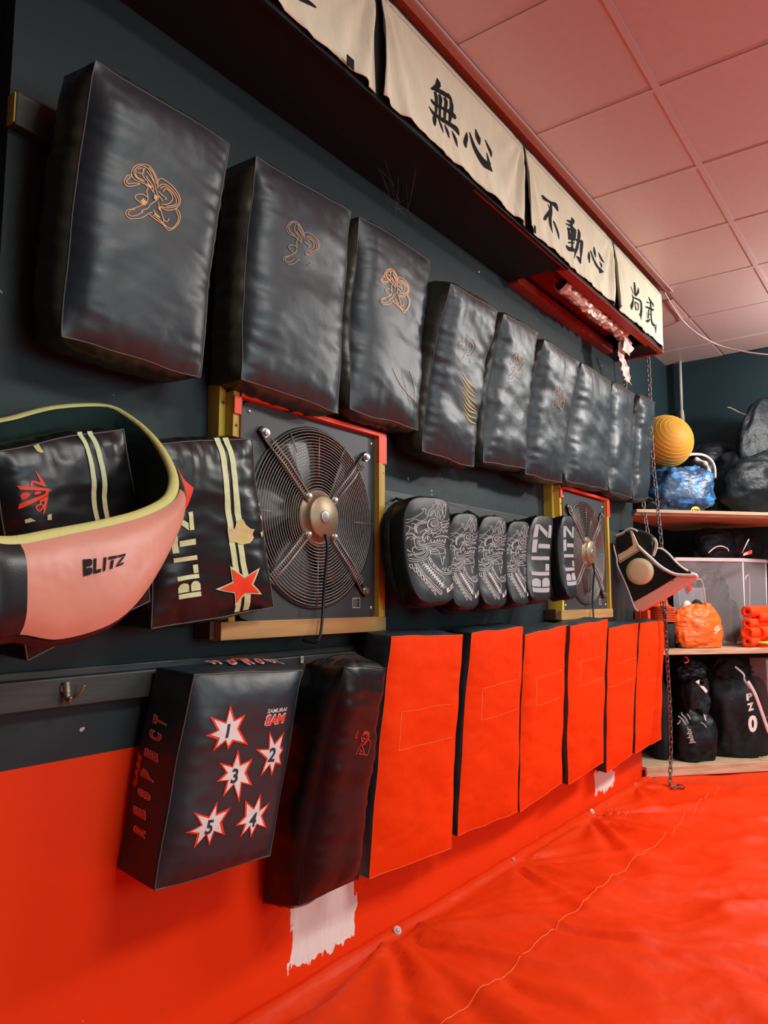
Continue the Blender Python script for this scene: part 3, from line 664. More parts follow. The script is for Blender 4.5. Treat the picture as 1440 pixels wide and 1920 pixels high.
for ch, (tl, tr, br, bl) in RES:
    g1 = quadmap(text2d(ch, bold=.075), Z5([tl, tr, br, bl])); cx_ = (tl[0]+tr[0]+br[0]+bl[0])/4; cy_ = (tl[1]+tr[1]+br[1]+bl[1])/4
    decal('lettering', g1, lf, 'white_print', t, uvmap=hl)
    g2 = quadmap(text2d(ch, bold=.03), Z5([(cx_+(a-cx_)*.87, cy_+(b-cy_)*.90) for a, b in (tl, tr, br, bl)]))
    decal('lettering', g2, lf2, 'deep_red_print', t, uvmap=hl)
decal('lettering', quadmap(text2d('SAM', 0.1, bold=.05), Z5([(250,1090),(318,640),(378,690),(300,1110)])), lf, 'red_print', t, uvmap=hl)
ht = homog([(293,1250),(497,1237),(567,1258),(365,1264)])
tf = lambda u, c: p.top(u, 1-c, 0.0045); tf2 = lambda u, c: p.top(u, 1-c, 0.0065)
Z3 = lambda L: [(345+x/6.7, 1220+y/6.7) for x, y in L]
HON = [('H', [(85,158),(215,155),(340,222),(240,226)]), ('O', [(325,160),(430,152),(545,215),(450,240)]), ('N', [(525,155),(650,152),(760,218),(670,235)]), ('O', [(728,150),(830,146),(940,200),(860,230)]), ('U', [(905,145),(1010,140),(1125,205),(1050,215)]), ('R', [(1075,138),(1160,135),(1290,200),(1220,210)])]
for ch, (tl, tr, br, bl) in HON:
    decal('lettering', quadmap(text2d(ch, bold=.055), Z3([tl, tr, br, bl])), tf, 'white_print', t, uvmap=ht, maxlen=.02)
    cx_ = (tl[0]+tr[0]+br[0]+bl[0])/4; cy_ = (tl[1]+tr[1]+br[1]+bl[1])/4
    decal('lettering', quadmap(text2d(ch, bold=.02), Z3([(cx_+(a-cx_)*.82, cy_+(b-cy_)*.85) for a, b in (tl, tr, br, bl)])), tf2, 'red_print', t, uvmap=ht, maxlen=.02)
decal('lettering', quadmap(text2d('SAM', .3, bold=.05), Z3([(385,125),(660,122),(760,138),(470,152)])), tf, 'red_print', t, uvmap=ht)
# ================================================================== BLACK KICK PAD beside it
q = [(645,1249),(725,1252),(672,1647),(560,1700)]
F_ = [at(645,1249,x=.275), at(725,1252,x=.275), at(672,1647,x=.14), at(560,1700,x=.14)]
B_ = [at(573,1243,x=.12), at(655,1236,x=.12), at(606,1606,x=.012), at(494,1692,x=.012)]
p2 = Pad(F_, B_, bow=0.016, bulge=0.038, sb=0.024, wr=0.008, cr=0.004, jit=0.008, seed=52)
t = thing('kick_pad', (B_[2]+B_[3])/2, 'slim black kick pad with small red logo, left of the orange shields', 'kick shield')
p2.build(t, 'black_leather', name='cover', nu=36, nv=84, nc=36)
p2.seams(t, 'black_cloth', r=0.0014)
hk = homog(q)
fs = [[(.58+(x-.565)*.95, .62+(y-.535)*.62) for x, y in f] for f in logo_faces(2.2, .6, 5)]
decal('logo_print', fs, lambda u, v: p2.front(u, v, 0.0018), 'deep_red_print', t, label='small worn red logo')
pt = MB(); pt.tube([p2.top(u/20, .35, .002) for u in range(21)], .003, 6); pt.build('zip', 'black_cloth', t)
# ================================================================== STAR SHIELD and LEFT SHIELD
Zb = lambda L: [(x/2.769, 740+y/2.769) for x, y in L]
def bz(x, y): return (x/2.769, 740+y/2.769)
q = [(296,832),(471,822),(513,1137),(285,1182)]
p3 = pix_pad(q, [.16, .15, .13, .135], thick=[.11]*4, bow=0.004, bulge=0.026, sb=0.012, wr=0.012, cr=0.0022, jit=0.006, seed=61)
t = thing('star_kick_shield', (p3.B[2]+p3.B[3])/2, 'black kick shield with an orange star on twin cream stripes, overlapping the near fan', 'kick shield')
p3.build(t, 'black_leather', name='cover', nu=56, nv=84, nc=14)
p3.seams(t, r=0.0016)
h3 = hpad(p3); f3 = lambda o: (lambda u, v: p3.front(u, v, o))
decal('stripe', stroke([bz(1150,225),bz(1165,400),bz(1185,625),bz(1205,800),bz(1235,980),bz(1252,1128)], 10.5), f3(.0014), 'cream_print', t, uvmap=h3)
decal('stripe', stroke([bz(1194,223),bz(1212,400),bz(1228,600),bz(1245,780),bz(1275,950),bz(1297,1118)], 10.5), f3(.0014), 'cream_print', t, uvmap=h3)
decal('torn_patch', poly(Zb([(1170,645),(1205,640),(1215,600),(1245,590),(1260,620),(1285,640),(1308,640),(1300,665),(1312,685),(1290,715),(1240,725),(1215,712),(1180,708)])), f3(.0026), 'foam_torn', t, uvmap=h3, label='torn yellow foam patch')
sp = [(1185,842),(1258,905),(1330,855),(1297,945),(1350,1002),(1270,998),(1225,1070),(1212,988),(1120,966),(1200,925)]
sb2 = decal('star_border', poly(Zb([(1238+(a-1238)*1.10, 950+(b-950)*1.10) for a, b in sp])), f3(.0026), 'cream_print', t, uvmap=h3)
decal('star', poly(Zb([(1238+(a-1238)*.93, 950+(b-950)*.93) for a, b in sp])), f3(.0038), 'red_print', sb2, uvmap=h3, label='orange red star')
decal('lettering', quadmap(stencil(), Zb([(928,1035),(885,560),(985,548),(1042,1015)])), f3(.0016), 'cream_print', t, uvmap=h3, label='cream stencilled word')
decal('logo_print', poly(Zb([(925,355),(945,400),(985,440),(960,520),(945,550),(950,470),(940,420)]))+stroke([bz(930,430),bz(985,440)], 2.2), f3(.0016), 'red_print', t, uvmap=h3)
decal('torn_edge', poly(Zb([(1355,560),(1372,575),(1368,590),(1350,580)]))+poly(Zb([(1352,655),(1378,645),(1380,665),(1370,678)]))+poly(Zb([(1338,508),(1352,505),(1350,520)])), f3(.003), 'foam_torn', t, uvmap=h3)
q = [(-18,848),(232,803),(281,1126),(53,1238)]
p4 = pix_pad(q, [.18, .17, .15, .15], thick=[.12]*4, bow=0.0, bulge=0.024, sb=0.012, wr=0.010, cr=0.003, jit=0.005, seed=66)
t = thing('striped_kick_shield', (p4.B[2]+p4.B[3])/2, 'black kick shield with twin cream stripes and orange logo seen through the belly pad', 'kick shield')
p4.build(t, 'black_leather', name='cover', nu=50, nv=80, nc=14)
p4.seams(t, r=0.0016)
h4 = hpad(p4); f4 = lambda u, v: p4.front(u, v, .0016)
decal('stripe', stroke([bz(462,195),bz(480,320),bz(500,590),bz(560,900),bz(628,1168)], 9), f4, 'cream_print', t, uvmap=h4)
decal('stripe', stroke([bz(513,188),bz(535,330),bz(555,575),bz(610,860),bz(674,1145)], 9), f4, 'cream_print', t, uvmap=h4)
Z6 = lambda L: [(x/12, 860+y/12) for x, y in L]
lg = poly(Z6([(815,265),(850,290),(1045,610),(1020,640),(760,560),(735,650),(685,640),(725,505),(790,505),(920,545),(880,440)]))
lg += poly(Z6([(425,635),(1080,675),(1155,705),(1140,735),(480,735)]))+poly(Z6([(480,880),(520,815),(610,790),(690,820),(680,880),(600,945),(530,965)]))
lg += poly(Z6([(765,810),(800,765),(880,752),(940,765),(920,800),(850,835),(775,840)]))+poly(Z6([(480,1060),(1030,800),(1040,730),(1105,735),(1095,840),(530,1165),(465,1175)]))
lg += poly(Z6([(900,970),(1100,850),(1105,900),(1010,1280),(980,1285),(1000,1100),(1020,960),(950,1000)]))+stroke([(x/12, 860+y/12) for x, y in [(940,960),(930,1050),(1000,1090),(900,1210),(830,1120),(920,1060)]], 3.2)
decal('logo_print', lg, f4, 'red_print', t, uvmap=h4, label='orange angular logo')
decal('torn_patch', poly(Zb([(210,262),(240,252),(245,280),(255,295),(235,300),(218,290)])), f4, 'foam_torn', t, uvmap=h4)
decal('lettering', poly(Z6([(615,1420),(730,1380),(840,1440),(640,1500)]))+poly(Z6([(1080,1290),(1170,1260),(1180,1400),(1085,1410)])), f4, 'cream_print', t, uvmap=h4)
# ================================================================== BELLY PAD
TP = [(-70,812,1.44),(10,790,1.465),(90,770,1.475),(170,765,1.475),(222,775,1.45),(265,800,1.39),(300,832,1.32),(325,868,1.24),(338,905,1.16),(327,938,1.09),(282,964,1.03),(210,985,.985),(120,1004,.955),(38,1020,.93),(-25,1014,.92),(-110,985,.94),(-170,930,1.02),(-185,860,1.22)]
BP = [(-70,850,1.44),(10,830,1.465),(90,812,1.475),(170,812,1.475),(220,860,1.44),(255,945,1.37),(292,975,1.29),(318,985,1.21),(333,968,1.14),(327,1005,1.07),(287,1090,1.01),(222,1162,.97),(118,1198,.945),(37,1190,.925),(-25,1200,.915),(-110,1170,.93),(-170,1080,1.01),(-185,930,1.22)]
top = [at(a, b, x=1.5-X) for a, b, X in TP]; bot = [at(a, b, x=1.5-X) for a, b, X in BP]
top = catmull(top, 6, True); bot = catmull(bot, 6, True); n = len(top)
cen = sum(top, V())/n
t = thing('belly_pad', sum(bot, V())/n, 'large looped belly protector with salmon front and yellow trim, hanging at the left edge', 'body protector')
def ringsheet(off, i0, i1, nv=12, puff=0.012, sgn=1):
    mb = MB(); rows = []
    for i in range(i0, i1+1):
        k = i % n; a, b = top[k], bot[k]; tg = (top[(k+1) % n]-top[k-1]).normalized(); up_ = (a-b).normalized(); nn = tg.cross(up_).normalized()
        if nn.dot(a-cen) < 0: nn = -nn
        row = []
        for j in range(nv+1):
            v = j/nv; row.append(b.lerp(a, v)+nn*(off*sgn+puff*sgn*(1-abs(2*v-1)**4)))
        rows.append(row)
    for r in rows: mb.v += r
    m_ = nv+1
    for i in range(len(rows)-1):
        for j in range(nv): mb.f.append((i*m_+j, (i+1)*m_+j, (i+1)*m_+j+1, i*m_+j+1))
    return mb, rows
mb, rows_out = ringsheet(0.0, 8*6+2, 13*6); o = mb.build('front_panel', 'salmon_vinyl', t, True); o['label'] = 'salmon coloured front panel'
mb, _ = ringsheet(0.0, 13*6, n+8*6+2); mb.build('rear_band', 'black_leather', t, True)
mb, _ = ringsheet(0.024, 0, n, puff=0.006, sgn=-1); mb.build('lining', 'green_lining', t, True)
mb = MB()
for R_, nm in ((top, 0), (bot, 1)):
    pts = []
    for k in range(n):
        a = R_[k]; up_ = (top[k]-bot[k]).normalized(); tg = (top[(k+1) % n]-top[k-1]).normalized(); nn = tg.cross(up_).normalized()
        if nn.dot(a-cen) < 0: nn = -nn
        pts.append(a-nn*0.012)
    if nm == 0: MB().tube(pts, 0.0125, 10, closed=True, flat=.7, upv=(1, 0, 0)).build('rim_trim', 'yellow_trim', t, True)
    else: MB().tube(pts, 0.0095, 8, closed=True, flat=.6, upv=(1, 0, 0)).build('lower_hem', 'black_leather', t, True)
# word on the belly pad
def belly(u, v):
    x = u*(len(rows_out)-1); i = int(min(len(rows_out)-2, max(0, x))); f = x-i; nv = 12; y = v*nv; j = int(min(nv-1, max(0, y))); g = y-j
    a = rows_out[i][j].lerp(rows_out[i+1][j], f); b = rows_out[i][j+1].lerp(rows_out[i+1][j+1], f)
    d = (rows_out[i+1][j]-rows_out[i][j]).cross(rows_out[i][j+1]-rows_out[i][j]).normalized()
    if d.dot(CAM-a) < 0: d = -d
    return a.lerp(b, g)+d*0.0015
def inv_belly(px, py):
    best = None
    for i in range(0, 61):
        for j in range(0, 31):
            q_ = project(belly(i/60, j/30)); e = (q_[0]-px)**2+(q_[1]-py)**2
            if best is None or e < best[0]: best = (e, i/60, j/30)
    return best[1], best[2]
bq = [inv_belly(*c) for c in [(158,1046),(234,1036),(232,1060),(156,1078)]]
decal('lettering', quadmap(stencil(), bq), belly, 'ink', t, label='black stencilled word', maxlen=.05)
# ================================================================== FANS
def fan(cy, cz, label, hubtilt=0.0):
    X0 = 0.062; R = 0.255; hw = 0.300; hh = 0.290
    t = thing('wall_fan', (0.0, cy, cz-hh), label, 'fan', 'wall fans')
    # plate with round opening and rounded corners
    mb = MB(); N = 96; outer = []; inner = []
    for i in range(N):
        a = 2*math.pi*i/N; c, s_ = math.cos(a), math.sin(a); k = 14
        r = 1/((abs(c)/hw)**k+(abs(s_)/hh)**k)**(1/k)
        outer.append((cy+c*r, cz+s_*r)); inner.append((cy+c*R, cz+s_*R))
    for x in (X0, X0-0.012):
        for (a, b) in outer: mb.v.append(V((x, a, b)))
        for (a, b) in inner: mb.v.append(V((x, a, b)))
    for i in range(N):
        j = (i+1) % N
        mb.f += [(i, j, N+j, N+i), (2*N+i, 3*N+i, 3*N+j, 2*N+j), (i, 2*N+i, 2*N+j, j), (N+i, N+j, 3*N+j, 3*N+i)]
    mb.build('mounting_plate', 'fan_plate', t)
    MB().lathe((X0, cy, cz), (1, 0, 0), [(R+.008, .001), (R+.004, .006), (R-.002, .004), (R-.004, -.05), (0.0, -.05)], 64).build('shroud', 'fan_black', t, True)
    # blades
    for k in range(5):
        mb = MB(); n1, n2 = 9, 5
        for i in range(n1):
            r = 0.07+0.17*i/(n1-1); w_ = 0.30+0.10*math.sin(i/(n1-1)*2.6); sw = 0.25*(i/(n1-1))
            for j in range(n2):
                a = math.radians(20+72*k)+sw+(j/(n2-1)-.5)*w_*2.0; xx = X0-0.036+0.022*(j/(n2-1))
                mb.v.append(V((xx, cy+math.cos(a)*r, cz+math.sin(a)*r)))
        for i in range(n1-1):
            for j in range(n2-1): mb.f.append((i*n2+j, (i+1)*n2+j, (i+1)*n2+j+1, i*n2+j+1))
        o = mb.build('blade', 'fan_blade', t, True); md = o.modifiers.new('t', 'SOLIDIFY'); md.thickness = 0.003
    # wire guard
    mb = MB(); rr = 0.066
    while rr < R+0.004:
        bul = 0.010*math.sqrt(max(0, 1-(rr/R)**2))
        mb.tube([(X0+0.006+bul, cy+math.cos(2*math.pi*i/72)*rr, cz+math.sin(2*math.pi*i/72)*rr) for i in range(72)], 0.00125, 5, closed=True)
        rr += 0.0088
    for a, r0, r1 in ((90, .12, .235), (0, .16, R), (180, .17, R), (-90, .1, R), (62, .2, R), (118, .2, R)):
        a = math.radians(a); mb.tube([(X0+0.012, cy+math.cos(a)*r, cz+math.sin(a)*r) for r in (r0, (r0+r1)/2, r1)], 0.0015, 5)
    mb.build('wire_guard', 'wire', t, True)
    for k, a in enumerate((43.5, 136.5, 223.5, 316.5)):
        a = math.radians(a); d = V((0, math.cos(a), math.sin(a))); nrm = V((0, -math.sin(a), math.cos(a))); c = V((X0, cy, cz)); L1 = 0.298
        mb = MB()
        for sg in (-1, 1): mb.tube([c+d*0.075+nrm*sg*.0095+V((.020, 0, 0)), c+d*.2+nrm*sg*.0095+V((.021, 0, 0)), c+d*L1+nrm*sg*.0095+V((.008, 0, 0))], 0.0028, 6)
        r = 0.09
        while r < 0.27: mb.tube([c+d*r-nrm*.016+V((.018, 0, 0)), c+d*r+nrm*.017+V((.018, 0, 0))], 0.0018, 4); r += 0.0088
        st_ = mb.build('strut', 'wire', t, True)
        MB().obox(c+d*(L1-.008)+V((.006, 0, 0)), V((1, 0, 0)), d, nrm, .006, .030, .012).build('strut_bracket', 'fan_black', st_, bevel=.004)
        MB().lathe(c+d*(L1+.004)+V((.012, 0, 0)), (1, 0, 0), [(.013, 0), (.013, .003), (.009, .003), (.009, .011), (0, .012)], 6 if False else 12).build('bolt', 'steel', st_)
        MB().lathe(c+d*0.078+V((.022, 0, 0)), (1, 0, 0), [(.011, -.01), (.011, .003), (.008, .003), (.008, .009), (0, .010)], 12).build('bolt', 'steel', st_)
    hub_ = MB().lathe((X0-.03, cy, cz), (1, 0, 0), [(.082, 0), (.082, .040), (.078, .046), (.064, .047), (.062, .062), (.058, .066), (0, .067)], 40).build('motor_hub', 'hub_metal', t, True)
    for a in (43.5, 136.5, 223.5, 316.5):
        pass
    MB().lathe((X0+.037, cy, cz), (1, 0, 0), [(.018, 0), (.018, .003), (.015, .0035), (0, .0035)], 24).build('hub_cap', 'steel', hub_, True)
    pts = catmull([(X0+.040, cy, cz-.05), (X0+.043, cy+.004, cz-.09), (X0+.035, cy+.005, cz-.16), (X0+.030, cy+.004, cz-.235), (X0+.034, cy-.004, cz-.285), (X0+.040, cy-.022, cz-.338), (X0+.030, cy-.035, cz-.352), (X0-.0, cy-.045, cz-.346)], 8)
    MB().tube(pts, 0.0042, 8).build('power_cable', 'fan_black', t, True)
    # rating label
    ly, lz = cy+.19, cz-.245
    rl_ = MB().box((X0+.0002, ly-.018, lz-.015), (X0+.0012, ly+.018, lz+.015)).build('rating_label', 'white_print', t)
    mb = MB(); mb.box((X0+.0012, ly-.0165, lz-.0135), (X0+.0016, ly+.0165, lz+.0135)); mb.build('label_face', 'ink', rl_)
    mb = MB()
    for r in range(5): mb.box((X0+.0016, ly-.014, lz+.009-.005*r), (X0+.0019, ly-.004, lz+.011-.005*r)); mb.box((X0+.0016, ly-.003, lz+.009-.005*r), (X0+.0019, ly+.001, lz+.011-.005*r))
    mb.tube([(X0+.0018, ly+.004, lz+.010), (X0+.0018, ly+.004, lz-.008), (X0+.0018, ly+.012, lz-.010), (X0+.0018, ly+.012, lz+.008)], .0006, 4)
    mb.build('label_print', 'grey_print', rl_)
    for sy, sz in ((-1, -1), (1, -1), (1, 1), (-1, 1)): MB().lathe((X0, cy+sy*(hw-.035), cz+sz*(hh-.030)), (1, 0, 0), [(.0065, .0), (.005, .003), (0, .0035)], 12).build('screw', 'steel', t, True)
    # timber surround
    return t
def surround(y0, y1, z0, z1, label):
    t = thing('fan_surround', (0.0, (y0+y1)/2, z0), label, 'wooden frame', 'timber fan surrounds')
    MB().box((0.001, y0, z0+.045), (0.074, y0+.022, z1)).build('side_board', 'yellow_pine', t, bevel=.0015)
    MB().box((0.001, y0-.022, z0+.30), (0.046, y0, z1+.02)).build('side_batten', 'yellow_pine', t, bevel=.0015)
    MB().box((0.001, y0+.022, z0+.30), (0.078, y0+.028, z1)).build('inner_batten', 'brown_wood', t)
    MB().box((0.001, y1-.040, z0+.03), (0.074, y1, z1-.012)).build('side_board', 'yellow_pine', t, bevel=.0015)
    MB().box((0.0741, y1-.040, z0+.03), (0.080, y1-.018, z1-.012)).build('inner_batten', 'yellow_pine', t, bevel=.001)
    MB().box((0.001, y0-.03, z0), (0.082, y1-.005, z0+.045)).build('bottom_board', 'pine', t, bevel=.002)
    MB().box((0.001, y0-.046, z0+.002), (0.060, y0-.03, z0+.05)).build('end_block', 'brown_wood', t, bevel=.002)
    MB().box((0.001, y0+.022, z1-.014), (0.080, y1, z1)).build('top_board', 'red_board', t, bevel=.0015)
    MB().box((0.0745, y1-.041, z1-.10), (0.0806, y1, z1-.011)).build('corner_batten', 'red_board', t)
    MB().box((0.0745, y0-.001, z1-.06), (0.0800, y0+.022, z1-.014)).build('corner_batten', 'red_board', t)
    mb = MB()
    for yy, zz in ((y1-.012, z1-.13), (y1-.012, z0+.07), (y0-.01, z1-.03), (y0+.011, z1-.09)): mb.lathe((0.0745 if yy > y0 else .047, yy, zz), (1, 0, 0), [(.004, 0), (.003, .0015), (0, .0015)], 10)
    mb.build('screws', 'brown_wood', t)
    return t
fan(1.617, 1.288, 'large black round wall fan behind a wire guard, nearest the camera')
surround(1.285, 1.940, 0.955, 1.588, 'yellow and orange painted timber frame around the near wall fan')
fan(3.665, 1.282, 'smaller looking far black wall fan under the sixth and seventh shields')
surround(3.335, 3.990, 0.955, 1.592, 'yellow timber frame with orange top around the far wall fan')
# ================================================================== THAI PADS
DR = [[(235,545),(290,535),(350,560),(410,545),(470,500),(495,485),(520,440),(485,425),(520,408),(550,430),(545,480),(580,510),(570,570),(510,605),(470,600),(420,570),(360,600),(320,605),(280,570),(235,545)],
 [(230,660),(290,668),(340,660),(375,700),(350,770),(290,740),(235,740)], [(230,705),(290,710),(300,750)], [(385,640),(430,650),(430,700),(400,720),(385,690)],
 [(235,790),(260,850),(250,890),(290,960)], [(440,780),(425,700),(470,630),(580,610)], [(470,800),(450,720),(490,660),(585,640)], [(455,790),(440,710),(480,645),(580,625)],
 [(600,540),(590,470),(650,380),(655,340),(680,350),(705,280),(720,330),(715,400),(690,430),(640,450),(615,520)], [(620,540),(660,470),(690,460),(700,520),(720,560)], [(745,580),(720,480),(735,430),(760,520),(770,590)],
 [(755,290),(790,400),(800,480),(765,560)], [(750,300),(745,370),(780,440)], [(790,600),(850,500),(860,400),(870,290),(830,330),(805,400),(815,470),(830,540)], [(870,290),(850,350),(865,380),(840,430)],
 [(770,640),(830,600),(900,580),(920,520)], [(790,670),(860,640),(920,600)], [(760,620),(800,650),(790,690),(830,700),(870,660),(930,610)],
 [(600,690),(595,620),(640,575),(700,575),(745,620),(740,680),(690,735),(640,725),(600,690)], [(660,600),(720,620),(720,680),(670,700),(635,660),(650,610)], [(650,640),(675,625),(700,645),(690,680),(660,680),(650,640)], [(620,590),(590,660),(620,730),(680,760),(740,730),(770,680)],
 [(560,740),(590,730),(620,750),(590,765),(560,740)], [(650,760),(660,790),(730,780),(800,720),(870,700),(920,660)], [(650,780),(760,810),(800,740),(830,790),(850,730),(870,780),(890,730),(900,770)],
 [(700,860),(780,830),(860,835),(920,850),(930,880)], [(700,860),(790,850),(910,845)], [(640,930),(655,890),(665,930),(695,935),(705,895),(715,930),(735,925),(745,885),(755,920),(770,920),(780,880),(790,925),(810,925),(820,885),(835,930),(850,935),(862,870),(862,940)],
 [(490,900),(500,960),(560,970),(660,940),(740,945),(860,970)], [(470,900),(480,970),(560,1000),(660,975),(760,975),(855,1000)], [(455,1000),(560,1025),(640,1010),(700,1030),(760,1005),(850,1030)], [(860,1020),(860,1080),(800,1100),(770,1100)], [(650,1050),(740,1040),(770,1100),(650,1100),(660,1070),(745,1065)],
 [(780,1120),(800,1180),(820,1260),(835,1200),(830,1140),(850,1170),(860,1130),(870,1080),(850,1040)],
 [(540,870),(540,820),(590,770),(640,800),(680,810),(680,850)], [(560,930),(545,860),(580,790),(630,820)], [(570,930),(580,850),(620,900),(600,830),(640,870)], [(500,790),(550,750),(620,760),(690,800)],
 [(290,880),(310,830),(360,780),(420,800),(450,850),(530,860),(540,900),(500,920)], [(270,960),(290,870),(350,800),(420,820),(440,860),(520,880)], [(410,1080),(330,990),(340,890),(400,840),(430,880)], [(380,1060),(310,970),(320,890),(370,830)], [(390,890),(440,870),(430,920),(450,990),(410,1020)],
 [(270,1000),(300,1080),(390,1110),(420,1100)], [(280,1060),(320,1120),(400,1130),(430,1110),(500,1160),(580,1120),(620,1030)], [(290,1110),(380,1170),(520,1180),(600,1130),(640,1030)], [(300,1170),(400,1210),(540,1200),(640,1140),(650,1040)],
 [(430,1010),(420,1060),(460,1100),(540,1080),(560,1040),(480,1040),(450,1000)], [(440,1120),(520,1110),(580,1070),(600,1020)],
 [(445,1240),(480,1330),(560,1440),(660,1550),(770,1650),(790,1610)], [(480,1230),(520,1330),(610,1440),(700,1530),(790,1610)], [(460,1240),(500,1335),(590,1450),(690,1555),(778,1635)],
 [(610,1190),(650,1280),(740,1370),(820,1420),(830,1470),(790,1560)], [(630,1170),(680,1270),(760,1340),(850,1390),(990,1380)], [(650,1160),(700,1250),(790,1340),(870,1370),(990,1360)],
 [(640,1150),(650,1210),(670,1200)], [(690,1240),(700,1280),(720,1275)], [(735,1290),(745,1325),(775,1335)], [(805,1340),(830,1300),(850,1345)], [(850,1345),(875,1300),(900,1345)], [(900,1345),(930,1290),(985,1300),(950,1345),(900,1340)]]
for k in range(11):   # scales along the neck
    a = k/10; x = 520+a*230; y = 1250+a*285
    DR.append([(x, y-15), (x+45, y-35), (x+35, y+10), (x+75, y-10), (x+70, y+35), (x+110, y+10)])
    DR.append([(x+15, y+25), (x+50, y), (x+55, y+35)])
for k in range(8):
    a = k/7; x = 395+a*270; y = 1290+a*330; h_ = 70-28*abs(a-.5)
    DR.append([(x, y-30), (x+30, y-25), (x+25, y+h_*.5), (x+8, y+h_*.2), (x, y-30)])
TQ = [(753, 936), (838, 938), (847, 1128), (775, 1128)]
hT = homog(TQ)
DF = []
for s_ in DR: DF += [[hT(*p) for p in f] for f in stroke([(720+x/8, 910+y/8) for x, y in s_], .62, sub=3)]
BL_ = [[hT(*p) for p in f] for f in quadmap(stencil(), [(828,1107),(843,1101),(844,1109),(829,1114)])]
TH_ = [
 ([(750,933),(840,938),(849,1131),(772,1133)], 'dragon', 'near thai pad with white line dragon art, largest and beside the near fan', .165),
 ([(838,965),(893,966),(895,1140),(842,1141)], 'dragon', 'second thai pad with dragon line art, tucked behind the nearest one', .15),
 ([(893,969),(947,972),(947,1138),(897,1138)], 'dragon', 'third thai pad in line with dragon art', .15),
 ([(945,979),(991,981),(990,1134),(952,1134)], 'dragon', 'fourth and last thai pad with dragon art, left of the two lettered pads', .15),
 ([(990,968),(1035,971),(1030,1127),(985,1128)], 'word', 'thai pad with large grey upright word, left one of the two', .16),
 ([(1045,968),(1072,972),(1078,1119),(1056,1123)], 'word', 'farthest thai pad with grey word, overlapping the far fan', .17)]
for i, (q, kind, lab, xf) in enumerate(TH_):
    p = pix_pad(q, [xf, xf, xf+.05, xf+.05], thick=[.055]*4, be=5, bulge=0.010, sb=0.008, wr=0.001, cr=0.001, jit=0.001, seed=80+i, rk=(.20, .09), bend=0.018)
    t = thing('thai_pad', (p.B[2]+p.B[3])/2, lab, 'thai pad', 'curved thai pads on the middle rail')
    p.build(t, 'thai_leather', name='cover', nu=40, nv=56, nc=12)
    bk = Pad([b+p.n*.002 for b in p.B], [b-p.n*.035 for b in p.B], rk=(.24, .11), bend=.018, bulge=0, sb=.008, wr=.003, cr=.002, jit=.002, seed=i)
    for b in bk.B: b.x = max(b.x, 0.042)
    bk.build(t, 'black_cloth', name='arm_padding', nu=24, nv=30, nc=6)
    fr_ = lambda u, v, p=p: p.front(min(.985, max(.015, u)), min(.985, max(.015, v)), .0014)
    if kind == 'dragon':
        decal('dragon_art', DF, fr_, 'line_print', t, maxlen=.06)
        decal('lettering', BL_, fr_, 'white_print', t)
    else:
        decal('lettering', quadmap(stencil(), [(.10, .09), (.12, .90), (.86, .90), (.84, .09)] if i == 4 else [(.12, .14), (.12, .88), (.88, .88), (.88, .14)]), fr_, 'grey_print', t, label='large grey stencilled word')
    MB().tube(catmull([p.back(.5, .95)+V((.01, 0, .01)), V((.06, p.back(.5, .95).y, 1.385)), V((.048, p.back(.5, .95).y, 1.39)), V((0.041, p.back(.5, .9).y, 1.38))], 4), .006, 6, flat=.4).build('hanging_strap', 'black_cloth', t)
# ================================================================== HOOK on lower rail
hk_ = at(122, 1290, x=.032)
t = thing('coat_hook', hk_, 'small worn metal double hook on the lower dark rail at left', 'hook')
MB().lathe(hk_+V((0, 0, 0)), (1, 0, 0), [(.011, 0), (.010, .003), (0, .004)], 16).build('hook_plate', 'steel', t, True)
MB().tube(catmull([hk_+V((.003, 0, .012)), hk_+V((.006, 0, -.004)), hk_+V((.012, -.001, -.018)), hk_+V((.020, -.002, -.026)), hk_+V((.026, -.003, -.016))], 5), [.0075]*8+[.006]*8+[.004]*5, 8).build('hook_arm', 'hub_metal', t, True)
MB().tube(catmull([hk_+V((.003, .022, -.020)), hk_+V((.012, .027, -.012)), hk_+V((.016, .033, .004))], 5), .0032, 8).build('hook_arm', 'hub_metal', t, True)
t = thing('bracket', at(565, 1238, x=.032), 'small pale metal bracket on the lower rail between the two black pads', 'bracket')
c_ = at(565, 1237, x=.031); MB().box(c_+V((0, -.006, -.010)), c_+V((.004, .006, .010))).build('plate', 'cream_vinyl', t, bevel=.002)
MB().lathe(c_+V((.0042, 0, .003)), (1, 0, 0), [(.002, 0), (.002, .001), (0, .001)], 8).build('screw', 'brown_wood', t)
# ================================================================== BANNERS
XB = 0.288
def ban_z(y, y0, y1, t_):   # bottom edge scallop
    return 2.488+0.012*math.sin(math.pi*t_)*0+0.022*abs(noise.noise(V((y*3, 2, 1))))*(1 if t_ > .03 and t_ < .97 else .6)
def bx(y, z, y0, y1):
    t_ = (y-y0)/(y1-y0); vz = (2.815-z)/.33
    f = 0.0
    for cy_, sg in ((y0, 1), (y1, -1)):
        dy = abs(y-cy_); dz = 2.83-z; a = math.atan2(dy, dz+.02); r = math.hypot(dy, dz)
        f += 0.020*math.sin(a*16+sg)*math.exp(-a*2.0)*min(1, r/.12)*math.exp(-dy/.30)
    f += 0.012*noise.noise(V((y*7+z*3, z*2, 4)))*vz+0.008*vz*noise.noise(V((y*26+z*9, z*7, 1)))*max(0, vz-.4)*2
    return XB+0.010+max(-.004, f*(.45 if y > 4.2 else 1))+0.003*vz
BN = [(0.20, 1.592, 'leftmost cream calligraphy banner, cut off by the top of the frame'), (1.612, 2.553, 'cream banner with two large black brush characters, second from left'),
      (2.562, 3.548, 'cream banner with three black brush characters'), (3.560, 4.365, 'farthest cream banner with two small black brush characters')]
